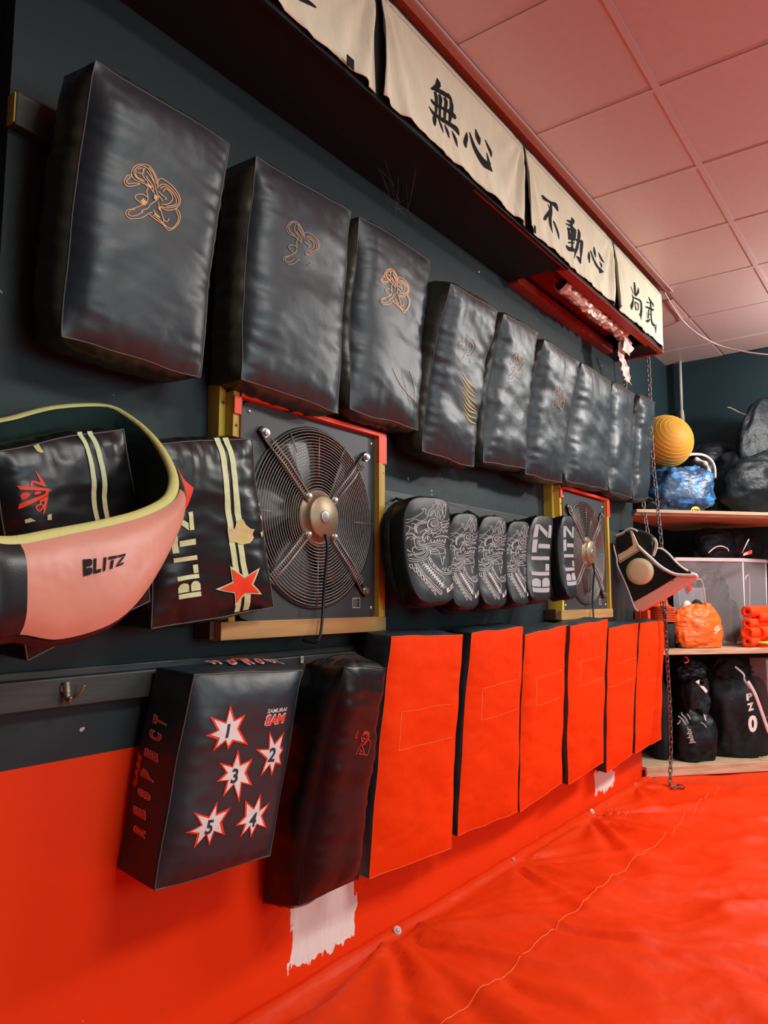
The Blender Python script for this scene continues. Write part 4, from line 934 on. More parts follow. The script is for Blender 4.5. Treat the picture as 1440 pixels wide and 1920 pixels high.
PHI = lambda o, s_: (lambda x, y: (o[0]+x/s_, o[1]+y/s_))
KJ = {1: (PHI((790, 130), 9.0), [[(265,360,30),(290,480,50),(285,620,45),(275,740,35)], [(330,410,30),(355,500,50),(345,640,40),(345,790,35)], [(410,460,30),(440,550,50),(425,700,45),(420,850,35)], [(510,510,35),(530,600,60),(520,720,70),(500,880,35)],
   [(200,490,25),(260,570,45),(380,640,45),(480,700,55),(560,770,70),(600,830,30)], [(155,610,6),(210,690,35),(270,755,50),(400,850,60),(520,930,65),(610,1000,75),(665,1105,12)], [(250,770,45),(255,850,60),(265,940,20)], [(315,825,8),(360,930,35),(400,1060,8)], [(420,925,10),(465,1040,40),(500,1155,8)], [(535,1030,8),(590,1160,45),(625,1305,8)],
   [(798,1050,12),(785,1150,70),(770,1230,65),(785,1315,15)], [(845,1045,10),(880,1180,35),(940,1350,55),(1040,1540,75),(1130,1640,95),(1215,1720,20)], [(1105,1405,8),(1130,1530,40),(1150,1620,70)], [(935,1000,10),(960,1110,50),(985,1180,60),(998,1270,10)], [(1095,1180,10),(1140,1290,40),(1185,1390,50),(1200,1475,15)]],
   [[(290,130),(345,215),(350,285),(325,310),(455,395),(485,400),(530,470),(548,545),(520,530),(490,495),(330,395),(255,340),(215,330),(198,300),(265,240)]]),
 2: (PHI((1000, 350), 9.6), [[(178,145,12),(230,220,50),(340,280,50),(420,320,70),(475,435,12)], [(345,300,40),(330,430,60),(315,560,50),(330,700,35),(360,835,6)], [(320,400,40),(270,500,45),(235,590,50)], [(275,315,8),(310,390,20)], [(370,615,15),(420,720,45),(460,830,40),(482,940,8)],
   [(710,545,8),(735,600,50),(750,650,30)], [(625,600,20),(700,630,60),(755,650,40)], [(605,660,15),(690,700,40),(790,790,30)], [(630,740,30),(700,770,40),(790,830,50)], [(650,750,30),(665,850,40),(670,950,35)], [(705,600,40),(715,800,40),(715,1100,35)], [(770,770,30),(765,900,45),(750,970,30)], [(650,850,25),(790,860,30)], [(655,930,25),(770,960,35)], [(650,1000,25),(760,1010,35)], [(610,1050,20),(660,1110,70),(780,1150,60)],
   [(830,755,12),(845,850,50),(830,980,45),(800,1120,45),(745,1290,15)], [(770,930,20),(840,975,45),(890,990,50),(880,1150,45),(865,1385,8)], [(800,1240,10),(850,1310,45),(865,1385,10)],
   [(1022,1165,8),(1015,1250,45),(1028,1370,15)], [(1045,1145,12),(1090,1290,30),(1160,1410,40),(1215,1480,45),(1240,1550,70)], [(1110,1075,8),(1115,1170,40),(1138,1270,8)], [(1185,1180,8),(1230,1260,35),(1285,1360,12)], [(1220,1345,10),(1245,1400,22),(1245,1455,6)]], []),
 3: (PHI((1160, 500), 11.29), [[(355,325,20),(370,450,35),(380,600,30)], [(285,405,8),(315,480,18),(345,570,8)], [(435,440,8),(430,540,45),(385,620,20)], [(310,580,20),(340,640,30),(480,720,35),(500,850,35),(490,1000,30),(485,1140,12)], [(445,985,8),(475,1040,30)], [(330,620,20),(325,720,40),(300,820,60),(300,910,8)],
   [(370,730,12),(385,900,25)], [(375,740,20),(450,790,25)], [(445,790,20),(440,900,20)], [(380,905,25),(440,910,20)], [(660,635,10),(690,720,30),(700,850,25),(715,1000,25),(735,1180,25),(790,1290,35),(800,1415,8)], [(805,1210,8),(800,1300,20)], [(615,735,20),(660,770,22)], [(705,730,15),(735,780,25),(760,840,30)], [(580,840,15),(650,865,40),(765,920,45)], [(660,900,20),(665,1090,20)], [(670,1000,25),(705,1010,15)], [(620,940,10),(635,1100,20)], [(600,1130,25),(640,1150,60),(695,1105,25)]], []),
 0: (PHI((0, 0), 1.0), [[(545,-14,2),(570,-2,8),(592,9,5),(597,12,1)]], [])}
for i, (y0, y1, lab) in enumerate(BN):
    t = thing('calligraphy_banner', (XB, (y0+y1)/2, 2.49), lab, 'banner', 'calligraphy banners on the soffit')
    mb = MB(); ny, nz = 90, 26
    for a in range(ny+1):
        y = y0+(y1-y0)*a/ny; zb = ban_z(y, y0, y1, a/ny); pull = 0.012*math.exp(-min(y-y0, y1-y)/.05)
        for b in range(nz+1):
            z = zb+(2.822-pull*.5-zb)*b/nz; yy = y
            if a in (0, ny): yy += (1 if a == 0 else -1)*.006*math.sin(b/nz*3.1)
            mb.v.append(V((bx(y, z, y0, y1), yy, z)))
    for a in range(ny):
        for b in range(nz): mb.f.append((a*(nz+1)+b, (a+1)*(nz+1)+b, (a+1)*(nz+1)+b+1, a*(nz+1)+b+1))
    o = mb.build('cloth', 'banner_cloth', t, True); md = o.modifiers.new('thick', 'SOLIDIFY'); md.thickness = .0015; md.offset = -1
    hem = [V((bx(y0+(y1-y0)*a/ny, 2.80, y0, y1)+.001, y0+(y1-y0)*a/ny, 2.803)) for a in range(ny+1)]
    MB().tube(hem, .0006, 4).build('hem_stitch', 'faded_print', t)
    ph, strokes, polys = KJ[i]; fs = []
    for s_ in strokes: fs += [[ph(*p) for p in f] for f in stroke([(a, b, w_*1.0) for a, b, w_ in s_], None)]
    for s_ in polys: fs += [[ph(*p) for p in f] for f in poly(s_)]
    def sf(px, py):
        pt = at(px, py, x=XB+.018)
        return V((bx(pt.y, pt.z, y0, y1)+.0016, pt.y, pt.z))
    grp = [fs] if i == 0 else None
    if grp is None:
        cut = {1: [(0, 10), (10, 99)], 2: [(0, 5), (5, 19), (19, 99)], 3: [(0, 10), (10, 99)]}[i]; grp = []
        for g0, g1 in cut:
            gf = []
            for s_ in strokes[g0:g1]: gf += [[ph(*p) for p in f] for f in stroke(s_, None)]
            if g0 == 0:
                for s_ in polys: gf += [[ph(*p) for p in f] for f in poly(s_)]
            grp.append(gf)
    for gf in grp: decal('brush_character', gf, sf, 'ink', t, maxlen=6, label='black brush character')
    tg_ = {0: (1.44, 1.47), 2: (2.585, 2.61)}.get(i)
    if tg_: MB().box((XB+.026, tg_[0], 2.475), (XB+.028, tg_[1], 2.505)).build('maker_tag', 'ink', t)
struct('trim_11', MB().box((0.2751, -1.5, SZ-.008), (0.2875, 4.38, 2.845)), 'black_paint')
# ---- foil insulation hanging out of the torn bay
t = thing('torn_foil_insulation', at(1110, 590, x=.2), 'crumpled silver foil insulation hanging from the hole in the soffit', 'insulation')
rnd = random.Random(3)
path = [at(1052, 532, x=.185), at(1080, 555, x=.185), at(1105, 578, x=.185), at(1130, 598, x=.18), at(1152, 612, x=.18), at(1170, 628, x=.175)]
path = catmull(path, 10); mb = MB(); nr = 14
for i, c in enumerate(path):
    rr = .050*(1+.25*noise.noise(V((i*.35, 0, 0)))) * (.75+.25*abs(math.sin(i*.63)))
    for j in range(nr):
        a = 2*math.pi*j/nr; k_ = 1+.35*noise.noise(V((i*.5, math.cos(a)*2, math.sin(a)*2)))
        mb.v.append(c+V((math.cos(a)*rr*.8*k_, 0, math.sin(a)*rr*k_+.012)))
for i in range(len(path)-1):
    for j in range(nr): mb.f.append((i*nr+j, i*nr+(j+1) % nr, (i+1)*nr+(j+1) % nr, (i+1)*nr+j))
mb.build('foil_roll', 'foil', t)
def flap(pts, wd, nm='foil_flap', m='foil', ax=V((0, 1, 0)), seed=0):
    mb = MB(); c = catmull(pts, 5); k_ = 5
    for i, p_ in enumerate(c):
        for j in range(k_):
            u = j/(k_-1)-.5; w_ = wd*(1-.3*abs(noise.noise(V((i*.7, seed, 0)))))
            mb.v.append(p_+ax*u*w_+V((.014*noise.noise(V((i*.6, j*1.1, seed))), .01*noise.noise(V((i*.9, j*.7, seed+5))), .008*noise.noise(V((i*.8, j*.9, seed+9))))))
    for i in range(len(c)-1):
        for j in range(k_-1): mb.f.append((i*k_+j, (i+1)*k_+j, (i+1)*k_+j+1, i*k_+j+1))
    o = mb.build(nm, m, t); md = o.modifiers.new('s', 'SOLIDIFY'); md.thickness = .002
flap([at(1165,618,x=.17), at(1168,640,x=.165), at(1166,665,x=.16), at(1172,690,x=.16), at(1177,716,x=.155)], .12, seed=2)
flap([at(1172,628,x=.19), at(1178,645,x=.19), at(1175,662,x=.185)], .14, seed=7)
flap([at(1040,512,x=.16), at(1050,530,x=.17), at(1062,548,x=.17)], .12, m='red_paint', nm='torn_liner', seed=4)
for k, (a, b) in enumerate(((1072, 558), (1092, 578), (1118, 600), (1140, 610))):
    flap([at(a, b-14, x=.175), at(a+3, b-3, x=.165), at(a+6, b+9, x=.165)], .11, seed=11+k)
# ================================================================== BODY PROTECTOR (right of the far fan)
Z8 = lambda L, y: [at(1140+a/6.857, 960+b/6.857, y=y) for a, b in L]
YV = 4.22
t = thing('body_protector', at(1187, 1080, y=YV+.02), 'black body protector with cream circle and salmon lower band, beside the far fan', 'body protector')
def panel(name, pts, y, thick, m, bev=.008, label=None):
    mb = MB().prism(Z8(pts, y), (0, thick, 0)); return mb.build(name, m, t, label=label, bevel=bev)
vest = [(112,650),(145,660),(420,490),(450,540),(560,650),(720,765),(895,822),(620,990),(325,1157),(250,960)]
panel('chest_panel', vest, YV, .05, 'black_leather')
panel('lower_band', [(325,1157),(620,990),(895,822),(1145,812),(1135,850),(800,1070),(430,1280),(375,1272),(345,1235)], YV-.004, .05, 'salmon_bounce_lit', label='salmon lower band')
panel('shoulder_strap', [(62,345),(120,320),(190,290),(285,240),(325,410),(240,470),(125,545)], YV, .03, 'black_leather')
panel('strap_border', [(122,548),(235,492),(318,425),(285,236),(318,262),(420,490),(145,660)], YV-.006, .012, 'cream_vinyl', bev=.003, label='cream strap border')
panel('back_panel', [(620,465),(700,480),(860,620),(1020,755),(1140,800),(1130,840),(900,810),(720,745),(570,600)], YV+.16, .035, 'black_cloth')
# rounded shoulder piece
sp_ = Pad([at(1186,992,y=YV+.03), at(1228,1006,y=YV+.03), at(1224,1044,y=YV+.03), at(1196,1030,y=YV+.03)], [at(1186,992,y=YV+.15), at(1232,1008,y=YV+.15), at(1226,1044,y=YV+.15), at(1196,1030,y=YV+.15)], bulge=.012, sb=.012, wr=.004, cr=.004, jit=.006, seed=99, rk=(.1, .1))
sp_.n = V((0, -1, 0)); sp_.build(t, 'black_leather', name='shoulder_pad', nu=20, nv=20, nc=8)
c0 = at(1140+412/6.857, 960+765/6.857, y=YV-.002); rx_ = (at(1140+592/6.857, 960+765/6.857, y=YV)-c0).length; rz_ = abs(at(1140+412/6.857, 960+592/6.857, y=YV).z-c0.z)
mb = MB(); N = 40; prof = [(1.0, 0), (1.0, .010), (.93, .018), (.6, .022), (0, .023)]
for r, h in prof:
    for j in range(N): a = 2*math.pi*j/N; mb.v.append(c0+V((math.cos(a)*rx_*r, -h, math.sin(a)*rz_*r)))
for i in range(len(prof)-1):
    for j in range(N): mb.f.append((i*N+j, i*N+(j+1) % N, (i+1)*N+(j+1) % N, (i+1)*N+j))
mb.build('round_target', 'cream_vinyl', t, True, label='cream round target patch')
for nm, L, y, r in (('piping', [(55,350),(80,470),(112,600),(122,690),(200,860),(262,1010),(305,1130),(345,1235),(385,1278)], YV-.004, .0045), ('piping', [(385,435),(450,500),(560,600),(640,675),(740,745),(860,800),(1000,815),(1145,815)], YV-.006, .009),
                    ('piping', [(70,310),(130,290),(190,262),(240,225),(290,212),(340,225),(378,250)], YV, .005), ('piping', [(580,335),(610,390),(605,460),(575,565)], YV+.03, .004), ('piping', [(600,335),(632,400),(622,480),(590,570)], YV+.03, .004),
                    ('piping', [(625,465),(700,480),(780,540),(870,640),(950,710),(1025,758)], YV+.155, .006), ('piping', [(1068,782),(1110,795),(1145,815)], YV+.02, .006), ('stitching', [(145,640),(260,575),(400,490)], YV-.007, .0015)):
    MB().tube(catmull(Z8(L, y), 5), r, 8).build(nm, 'white_trim' if nm == 'piping' else 'ink', t, True)
MB().tube(Z8([(820,880),(845,876)], YV-.006), .002, 6).build('mark', 'ink', t)
MB().tube([at(1175,1000,y=YV+.04), V((.06, YV+.05, 1.44)), V((.03, YV+.05, 1.437))], .007, 6).build('hanging_loop', 'black_cloth', t)
# ================================================================== CHAINS
def chain(name, pts, label, pitch=.030, lr=.0125, wr_=.0033):
    t = thing(name, pts[-1], label, 'chain', 'hanging steel chains')
    c = catmull(pts, 12); L = [0.0]
    for i in range(1, len(c)): L.append(L[-1]+(c[i]-c[i-1]).length)
    n = int(L[-1]/pitch); mb = MB(); j = 0
    for k in range(n):
        s_ = (k+.5)*pitch
        while j < len(L)-2 and L[j+1] < s_: j += 1
        f = (s_-L[j])/max(1e-6, L[j+1]-L[j]); p = c[j].lerp(c[j+1], f); d = (c[j+1]-c[j]).normalized()
        a = d.cross(V((.6, .8, .1))).normalized(); b = d.cross(a)
        if k % 2: a, b = b, a
        a = (a+b*.25*noise.noise(V((k*.7, 1, 2)))).normalized()
        loop = []
        for q in range(16):
            th = 2*math.pi*q/16; dx = math.cos(th); dy = math.sin(th)
            loop.append(p+d*(dx*.009+(.0105 if dx > 0 else -.0105)*min(1, abs(dx)*3))+a*dy*lr*.78)
        mb.tube(loop, wr_, 6, closed=True)
    mb.build('links', 'chain_steel', t, True); return t
YC = 4.50
cp = [at(1215,664,y=4.45), at(1217,700,y=4.46), at(1219,750,y=4.47), at(1224,860,y=4.48), at(1231,930,y=4.48), at(1241,1030,y=4.44), at(1243,1090,y=4.44), at(1246,1140,y=4.46), at(1250,1220,y=4.50), at(1256,1320,y=4.52), at(1258,1400,y=4.53), at(1257,1462,y=4.53)]
end = at(1257,1470,z=.02); cp[-1] = V((end.x, end.y, .03)); cp += [end+V((.015, -.01, -.008)), end+V((.05, .01, -.008)), end+V((.075, .0, -.008))]
chain('hanging_chain', cp, 'long steel chain hanging in front of the corner shelves down to the floor', pitch=.0285)
c2 = [at(1204,900,y=4.68), at(1207,950,y=4.66), at(1213,990,y=4.63), at(1222,1040,y=4.60), at(1236,1110,y=4.50), at(1247,1160,y=4.47), at(1249,1185,y=4.48)]
chain('hanging_chain', c2, 'short upper length of steel chain behind the last black kick shield', pitch=.0285)
c3 = [at(1166,672,x=.12), at(1169,695,x=.11), at(1172,722,x=.11), at(1174,745,x=.10)]
chain('hanging_chain', c3, 'steel chain under the torn silver foil at the soffit', pitch=.0285)
# ================================================================== CORNER SHELVES
def board(name, zt, th_, label, m='shelf_wood', lip=None, start=0.02):
    a = SH0+SHD*start; b = SH0+SHD*1.72
    t = thing(name, V((.3, 5.3, zt-th_)), label, 'shelf', 'corner shelf boards')
    pl = [V((a.x, a.y, zt-th_)), V((b.x, 5.92, zt-th_)), V((-.12, 5.92, zt-th_)), V((-.12, 4.66, zt-th_))]
    pl = [p+V((0, 0, 0)) for p in pl]
    MB().prism(pl[::1], (0, 0, th_)).build('board', m, t)
    if lip:
        mid = (a+b)/2; hl_ = (b-a).length/2
        MB().obox(V((mid.x, mid.y, zt-lip/2+.001))+SHN*.012, SHD, SHN, V((0, 0, 1)), hl_, .011, lip/2).build('front_edge', 'shelf_wood', t, bevel=.002)
    return t
z1, z2, z3 = 1.597, .747, .062
board('corner_shelf', z1, .034, 'upper corner shelf with orange lit underside, holding the ball and black sacks', 'shelf_wood', .020)
board('corner_shelf', z2, .026, 'middle corner shelf holding the clear storage box and orange bag', 'shelf_wood', .034)
board('corner_shelf', z3, .02, 'lowest corner shelf just above the canvas, holding the black sports bags', 'shelf_wood', .058)
t = thing('shelf_post', V((-.06, 4.70, 0)), 'narrow red painted upright at the wall end of the shelves', 'post')
MB().box((-.10, 4.64, 0), (-.05, 4.70, 1.56)).build('post', 'red_paint', t, bevel=.002)
t = thing('shelf_bracket', at(1192, 1150, y=4.62), 'short orange block standing on the rail end behind the orange shields', 'block')
a = at(1190, 1147, y=4.56); b = at(1201, 1164, y=4.56); MB().box((a.x, 4.56, b.z-.03), (b.x, 4.60, a.z+.01)).build('block', 'foam_orange', t)
a = at(1205, 1147, y=4.58); b = at(1216, 1162, y=4.58); MB().box((a.x, 4.57, b.z-.03), (b.x, 4.62, a.z+.01)).build('block', 'foam_orange', t)
# ---- helpers for bags on the shelves
def blob(name, m, parent, c, r, seed, amp=.15, fr=3.0, zmin=None, fine=.03, sq=2.4, nu=56, nv=36, taper=0.0, label=None, rot=True, creases=0.0):
    mb = MB(); A = SHD if rot else V((1, 0, 0)); Bq = -SHN if rot else V((0, 1, 0))
    for i in range(nv+1):
        ph = -math.pi/2+math.pi*i/nv
        for j in range(nu):
            th = 2*math.pi*j/nu
            def pw(v): return math.copysign(abs(v)**(2/sq), v)
            x, y, z = pw(math.cos(ph))*pw(math.cos(th)), pw(math.cos(ph))*pw(math.sin(th)), pw(math.sin(ph))
            k_ = 1+amp*noise.noise(V((x*fr*.5+seed, y*fr*.5, z*fr*.5)))+fine*noise.noise(V((x*fr*2+seed, y*fr*2+3, z*fr*2)))
            if creases: k_ -= creases*abs(noise.noise(V((x*fr+seed*2, y*fr, z*fr*1.6+seed))))*1.6
            tp = 1-taper*(z+1)/2
            p = V(c)+A*x*r[0]*k_*tp+Bq*y*r[1]*k_*tp+V((0, 0, z*r[2]*k_))
            if zmin is not None: p.z = max(p.z, zmin+.001)
            mb.v.append(p)
    for i in range(nv):
        for j in range(nu): mb.f.append((i*nu+j, i*nu+(j+1) % nu, (i+1)*nu+(j+1) % nu, (i+1)*nu+j))
    return mb.build(name, m, parent, True, label=label)
def pxblob(name, m, parent, cx, cy, hw, hh, off, dep, seed, zmin=None, **k):
    c = ats(cx, cy, off+dep); s_ = (c-CAM).dot(FW)/F_PX
    r = (hw*s_*.98, dep, hh*s_)
    return blob(name, m, parent, c, r, seed, zmin=zmin, **k), c, r
def sticker(name, m, parent, fs2, off, label=None, maxlen=4):
    """flat print laid in the shelf-parallel plane, traced in photo pixels"""
    return decal(name, fs2, lambda x, y: ats(x, y, off), m, parent, maxlen=maxlen, label=label)
# ---- upper shelf
t = thing('exercise_ball', ats(1248, 880, .22), 'gold ribbed exercise ball resting on bags on the upper corner shelf', 'ball')
c = ats(1247, 829, .20); s_ = (c-CAM).dot(FW)/F_PX; R_ = 50*s_; axb = (V((0.55, -.62, .32))).normalized()
mb = MB(); prof = [(R_*math.sin(math.pi*i/40), -R_*math.cos(math.pi*i/40)) for i in range(41)]
mb.lathe(c, axb, prof, 48); mb.build('ball', 'ball_gold', t, True)
mb = MB(); u_ = axb.orthogonal().normalized(); v_ = axb.cross(u_)
for k in range(1, 11):
    a = math.radians(7+k*8.5); mb.tube([c+(axb*math.cos(a)+(u_*math.cos(b/48*2*math.pi)+v_*math.sin(b/48*2*math.pi))*math.sin(a))*R_*1.001 for b in range(48)], .0013, 5, closed=True)
mb.build('ribs', 'ball_line', t, True)
t = thing('blue_carrier_bag', ats(1275, 960, .1), 'crumpled blue patterned carrier bag with a round yellow logo on the upper shelf', 'bag')
_, cc, rr = pxblob('bag', 'blue_bag', t, 1275, 920, 62, 45, .0, .12, 5, zmin=z1, amp=.20, fr=3, fine=.05, sq=3.4, creases=.12)
pxblob('bag_handle', 'blue_bag', t, 1306, 884, 15, 12, .08, .03, 9, amp=.4, fr=3, fine=.08, creases=.1, taper=.5)
sf_ = lambda off, L: sticker('x', 'ink', t, L, off)
cl = [(1304+8.5*math.cos(a/24*2*math.pi), 957+7.5*math.sin(a/24*2*math.pi)) for a in range(24)]
sticker('logo_disc', 'disc_yellow', t, poly(cl), -.012, label='round yellow logo')
sticker('lettering', 'ink', t, quadmap(text2d('a.ine', bold=.02), [(1297,953),(1311,953),(1311,959),(1297,959)]), -.014)
t = thing('black_pouch', ats(1225, 955, .1), 'small black pouch at the wall end of the upper shelf', 'bag')
pxblob('pouch', 'sack_black', t, 1214, 948, 26, 14, .05, .10, 15, zmin=z1, amp=.3, fr=4)
t = thing('head_guard', ats(1318, 900, .2), 'black head guard with a white rim and silver padding on the upper shelf', 'head guard')
pxblob('shell', 'sack_black', t, 1312, 893, 30, 36, .26, .10, 33, amp=.12, fr=3, zmin=z1)
MB().tube(catmull([ats(1282,858,.24), ats(1296,852,.22), ats(1318,853,.21), ats(1333,862,.21), ats(1340,876,.21), ats(1341,896,.22)], 6), .013, 10, flat=.6).build('rim', 'white_trim', t, True, label='white rim')
MB().tube(catmull([ats(1302,860,.24), ats(1318,866,.22), ats(1328,878,.21), ats(1327,900,.21)], 6), [.012+.006*math.sin(i) for i in range(19)], 10).build('silver_padding', 'foil', t, True)
t = thing('black_bag', ats(1330, 955, .3), 'slack black bag leaning under the head guard on the upper shelf', 'bag')
pxblob('bag', 'sack_black', t, 1342, 930, 22, 44, .32, .08, 51, zmin=z1, amp=.25, fr=2, creases=.1)
t = thing('kit_sack', ats(1420, 955, .4), 'big shiny black kit sack piled up on the upper corner shelf', 'bag')
pxblob('sack_body', 'sack_black', t, 1412, 905, 76, 66, .10, .15, 61, zmin=z1, amp=.22, fr=2.2, creases=.10, fine=.03)
pxblob('sack_fold', 'sack_black', t, 1446, 832, 92, 88, .16, .08, 67, zmin=z1, amp=.2, fr=2, creases=.10, fine=.03, taper=.35, sq=2.2)
pxblob('sack_fold', 'sack_black', t, 1348, 868, 66, 40, .36, .12, 71, zmin=z1, amp=.2, fr=2, creases=.1)
MB().tube(catmull([ats(1364,764,.5), ats(1372,766,.48), ats(1385,773,.46), ats(1400,779,.42)], 4), .006, 6).build('strap_end', 'pale_plastic', t, True)
t = thing('wall_pole', V((-.02, 5.93, 2.3)), 'thin pale pole standing against the back wall behind the ball', 'pole')
a = at(1275, 676, y=5.90); b = at(1278, 770, y=5.90); c_ = at(1281, 800, y=5.90); d_ = at(1284, 860, y=5.9)
MB().tube([a, b], .011, 10).build('upper_pole', 'pole_white', t, True); MB().tube([b, c_], .016, 10).build('joint', 'pole_white', t, True); MB().tube([c_, d_], .009, 10).build('lower_pole', 'pole_white', t, True)
# ---- middle shelf : storage box
def sbox(a_px, b_px, top_px, off, depth, label, z0, ztop, group=None):
    a = ats(a_px, top_px, off); b = ats(b_px, top_px, off); a = V((a.x, a.y, 0)); b = V((b.x, b.y, 0))
    t = thing('storage_box', V(((a.x+b.x)/2, (a.y+b.y)/2, z0)), label, 'storage box', group)
    bk = V((.09, .29, 0)) if depth == .30 else -SHN*depth; ins = .02; q = [a, b, b+bk, a+bk]
    ct = sum(q, V())/4
    def lay(z, k): return [V((ct.x+(p.x-ct.x)*k, ct.y+(p.y-ct.y)*k, z)) for p in q]
    o_, i_ = lay(z0+.002, .93), lay(ztop, 1.0); mb = MB(); mb.v = o_+i_
    mb.f = [(0, 1, 2, 3), (0, 4, 5, 1), (1, 5, 6, 2), (2, 6, 7, 3), (3, 7, 4, 0)]
    w_ = mb.build('tub', 'clear_plastic', t); md = w_.modifiers.new('b', 'BEVEL'); md.width = .012; md.segments = 3
    mb = MB(); loop = lay(ztop, 1.02)
    for i in range(4): p_, n_ = loop[i], loop[(i+1) % 4]; dd = (n_-p_).normalized(); sd_ = dd.cross(V((0, 0, 1))); mb.obox((p_+n_)/2, dd, sd_, V((0, 0, 1)), (n_-p_).length/2+.006, .007, .012)
    mb.build('rim', 'milky_rim', t, bevel=.003)
    mb = MB()
    for i in range(4): mb.tube([lay(z0+.01, .935)[i], lay(ztop-.01, 1.003)[i]], .006, 8)
    mb.build('corner_rib', 'milky_rim', t, True)
    return t, lay
zt = ats(1385, 1050, .25).z
sb_, lay = sbox(1268, 1392, 1050, .25, .30, 'large translucent storage box on the middle shelf, filled with dark kit', z2, zt)
MB().tube(catmull([ats(1398,1090,.14), ats(1398,1083,.14), ats(1405,1083,.16), ats(1405,1150,.16)], 3), .003, 6).build('handle_ridge', 'milky_rim', sb_, True)
for k, (x_, y_, hw, hh, d_, m_, lb) in enumerate(((1325,1130,42,60,.30,'sack_black','dark kit bundled inside the left of the storage box'), (1366,1165,20,40,.32,'black_cloth','dark kit bundle low inside the right of the storage box'))):
    t = thing('kit_bundle', ats(x_, y_+hh, d_+.08), lb, 'clothing', 'kit inside the storage box'); pxblob('bundle', m_, t, x_, y_, hw, hh, d_, .08, 100+k*7, zmin=z2+.004, amp=.3, fr=3, creases=.2)
t = thing('red_strap', ats(1293, 1100, .16), 'short red strap inside the storage box near the body protector', 'strap'); MB().tube([ats(1288,1092,.20), ats(1295,1108,.20)], .013, 8, flat=.3).build('strap', 'red_strap', t)
for k, (x_, y_, hw, hh, lb) in enumerate(((1338,1020,36,26,'black glove heaped at the left above the storage box'), (1372,1022,24,24,'black glove with pale strap above the middle of the storage box'), (1312,1040,22,14,'black bundle sagging over the left rim of the storage box'), (1402,1026,22,20,'black glove with red tab on the right of the storage box'))):
    t = thing('boxing_glove', ats(x_, y_+hh, .2), lb, 'glove', 'gloves heaped on the storage box')
    pxblob('glove', 'sack_black', t, x_, y_, hw*1.15, hh*1.15, .24+.03*k, .08, 130+k*5, amp=.2, fr=2, creases=.08)
    if k == 1: MB().tube(catmull([ats(1328,1037,.10), ats(1340,1027,.10), ats(1352,1024,.09), ats(1364,1029,.09), ats(1366,1034,.09)], 5), .004, 6).build('piping', 'milky_rim', t, True)
    if k == 3:
        MB().tube([ats(1391,1037,.10), ats(1404,1011,.10)], .004, 6).build('strap', 'milky_rim', t, True)
        sticker('wrist_tab', 'red_print', t, [[(1392,1043),(1396,1036),(1410,1031),(1410,1038)]], .09, label='red wrist tab')
        sticker('lettering', 'white_print', t, quadmap(text2d('RDX', bold=.03), [(1394,1038),(1402,1035),(1402,1039),(1394,1042)]), .085)
t = thing('second_storage_box', ats(1290, 1215, .05), 'smaller clear container with a thin white edge behind the orange bag', 'storage box')
MB().tube(catmull([ats(1300,1087,.215), ats(1312,1086,.215), ats(1317,1092,.215), ats(1321,1115,.215), ats(1325,1150,.215)], 5), .0035, 6).build('rim', 'milky_rim', t, True)
a, b = ats(1262, 1100, .215), ats(1322, 1100, .215)
MB().prism([V((a.x, a.y, z2+.003)), V((b.x, b.y, z2+.003)), V((b.x, b.y, z2+.003))-SHN*.004, V((a.x, a.y, z2+.003))-SHN*.004], (0, 0, 1.12-z2)).build('side', 'clear_plastic', t)
# ---- orange bag
t = thing('orange_carrier_bag', ats(1305, 1222, .05), 'crumpled orange plastic carrier bag on the middle shelf in front of the storage box', 'bag')
_, cc, rr = pxblob('bag', 'orange_bag', t, 1305, 1182, 50, 48, .0, .095, 11, zmin=z2+.002, amp=.16, fr=2.6, fine=.03, sq=2.8, creases=.10, nu=90, nv=60)
pxblob('bag_neck', 'orange_bag', t, 1325, 1146, 20, 15, .03, .05, 13, amp=.5, fr=3, fine=.08, creases=.2, nu=50, nv=30, taper=.5)
sticker('lettering', 'white_print', t, quadmap(text2d('SL', .2, bold=.03), [(1338,1178),(1350,1170),(1352,1178),(1341,1190)]), -.035)
t = thing('white_helmet', ats(1290, 1150, .12), 'white domed cup showing behind the orange bag', 'helmet'); pxblob('dome', 'white_trim', t, 1288, 1143, 15, 17, .10, .04, 3, amp=.02, fr=1, taper=.3, sq=2)
t = thing('grey_helmet', ats(1308, 1145, .16), 'dark grey domed cup beside the white one behind the orange bag', 'helmet'); pxblob('dome', 'black_cloth', t, 1307, 1141, 16, 17, .12, .035, 4, amp=.02, fr=1, taper=.2, sq=2)
t = thing('black_shoe', ats(1268, 1218, .05), 'black training shoe at the left end of the middle shelf', 'shoe'); pxblob('shoe', 'black_leather', t, 1266, 1208, 13, 15, .04, .10, 17, zmin=z2+.002, amp=.2, fr=3)
# ---- marker discs
for k in range(9):
    y_ = 1165-k*3.1
    t = thing('marker_disc', ats(1240, y_, .03), 'orange marker disc in the stack behind the chain', 'marker disc', 'stack of orange marker discs')
    MB().lathe(ats(1240, y_, .12), (0, 0, 1), [(.085, 0), (.082, .004), (.05, .010), (.028, .010), (.028, .006)], 40).build('disc', 'disc_orange', t, True)
t = thing('marker_cone', ats(1233, 1140, .12), 'orange cone on top of the stack of marker discs', 'cone')
MB().lathe(ats(1236, 1137, .12), (0, 0, 1), [(.075, 0), (.055, .012), (.045, .06), (.02, .13), (.014, .13)], 32).build('cone', 'disc_orange', t, True)
t = thing('disc_tray', ats(1240, 1170, .12), 'black tub under the stack of orange marker discs on the middle shelf', 'tub')
pt_ = ats(1240, 1168, .12); MB().lathe((pt_.x, pt_.y, z2+.001), (0, 0, 1), [(.0, 0), (.075, 0), (.085, pt_.z-z2-.004), (0, pt_.z-z2-.004)], 32).build('tub', 'black_cloth', t, True)
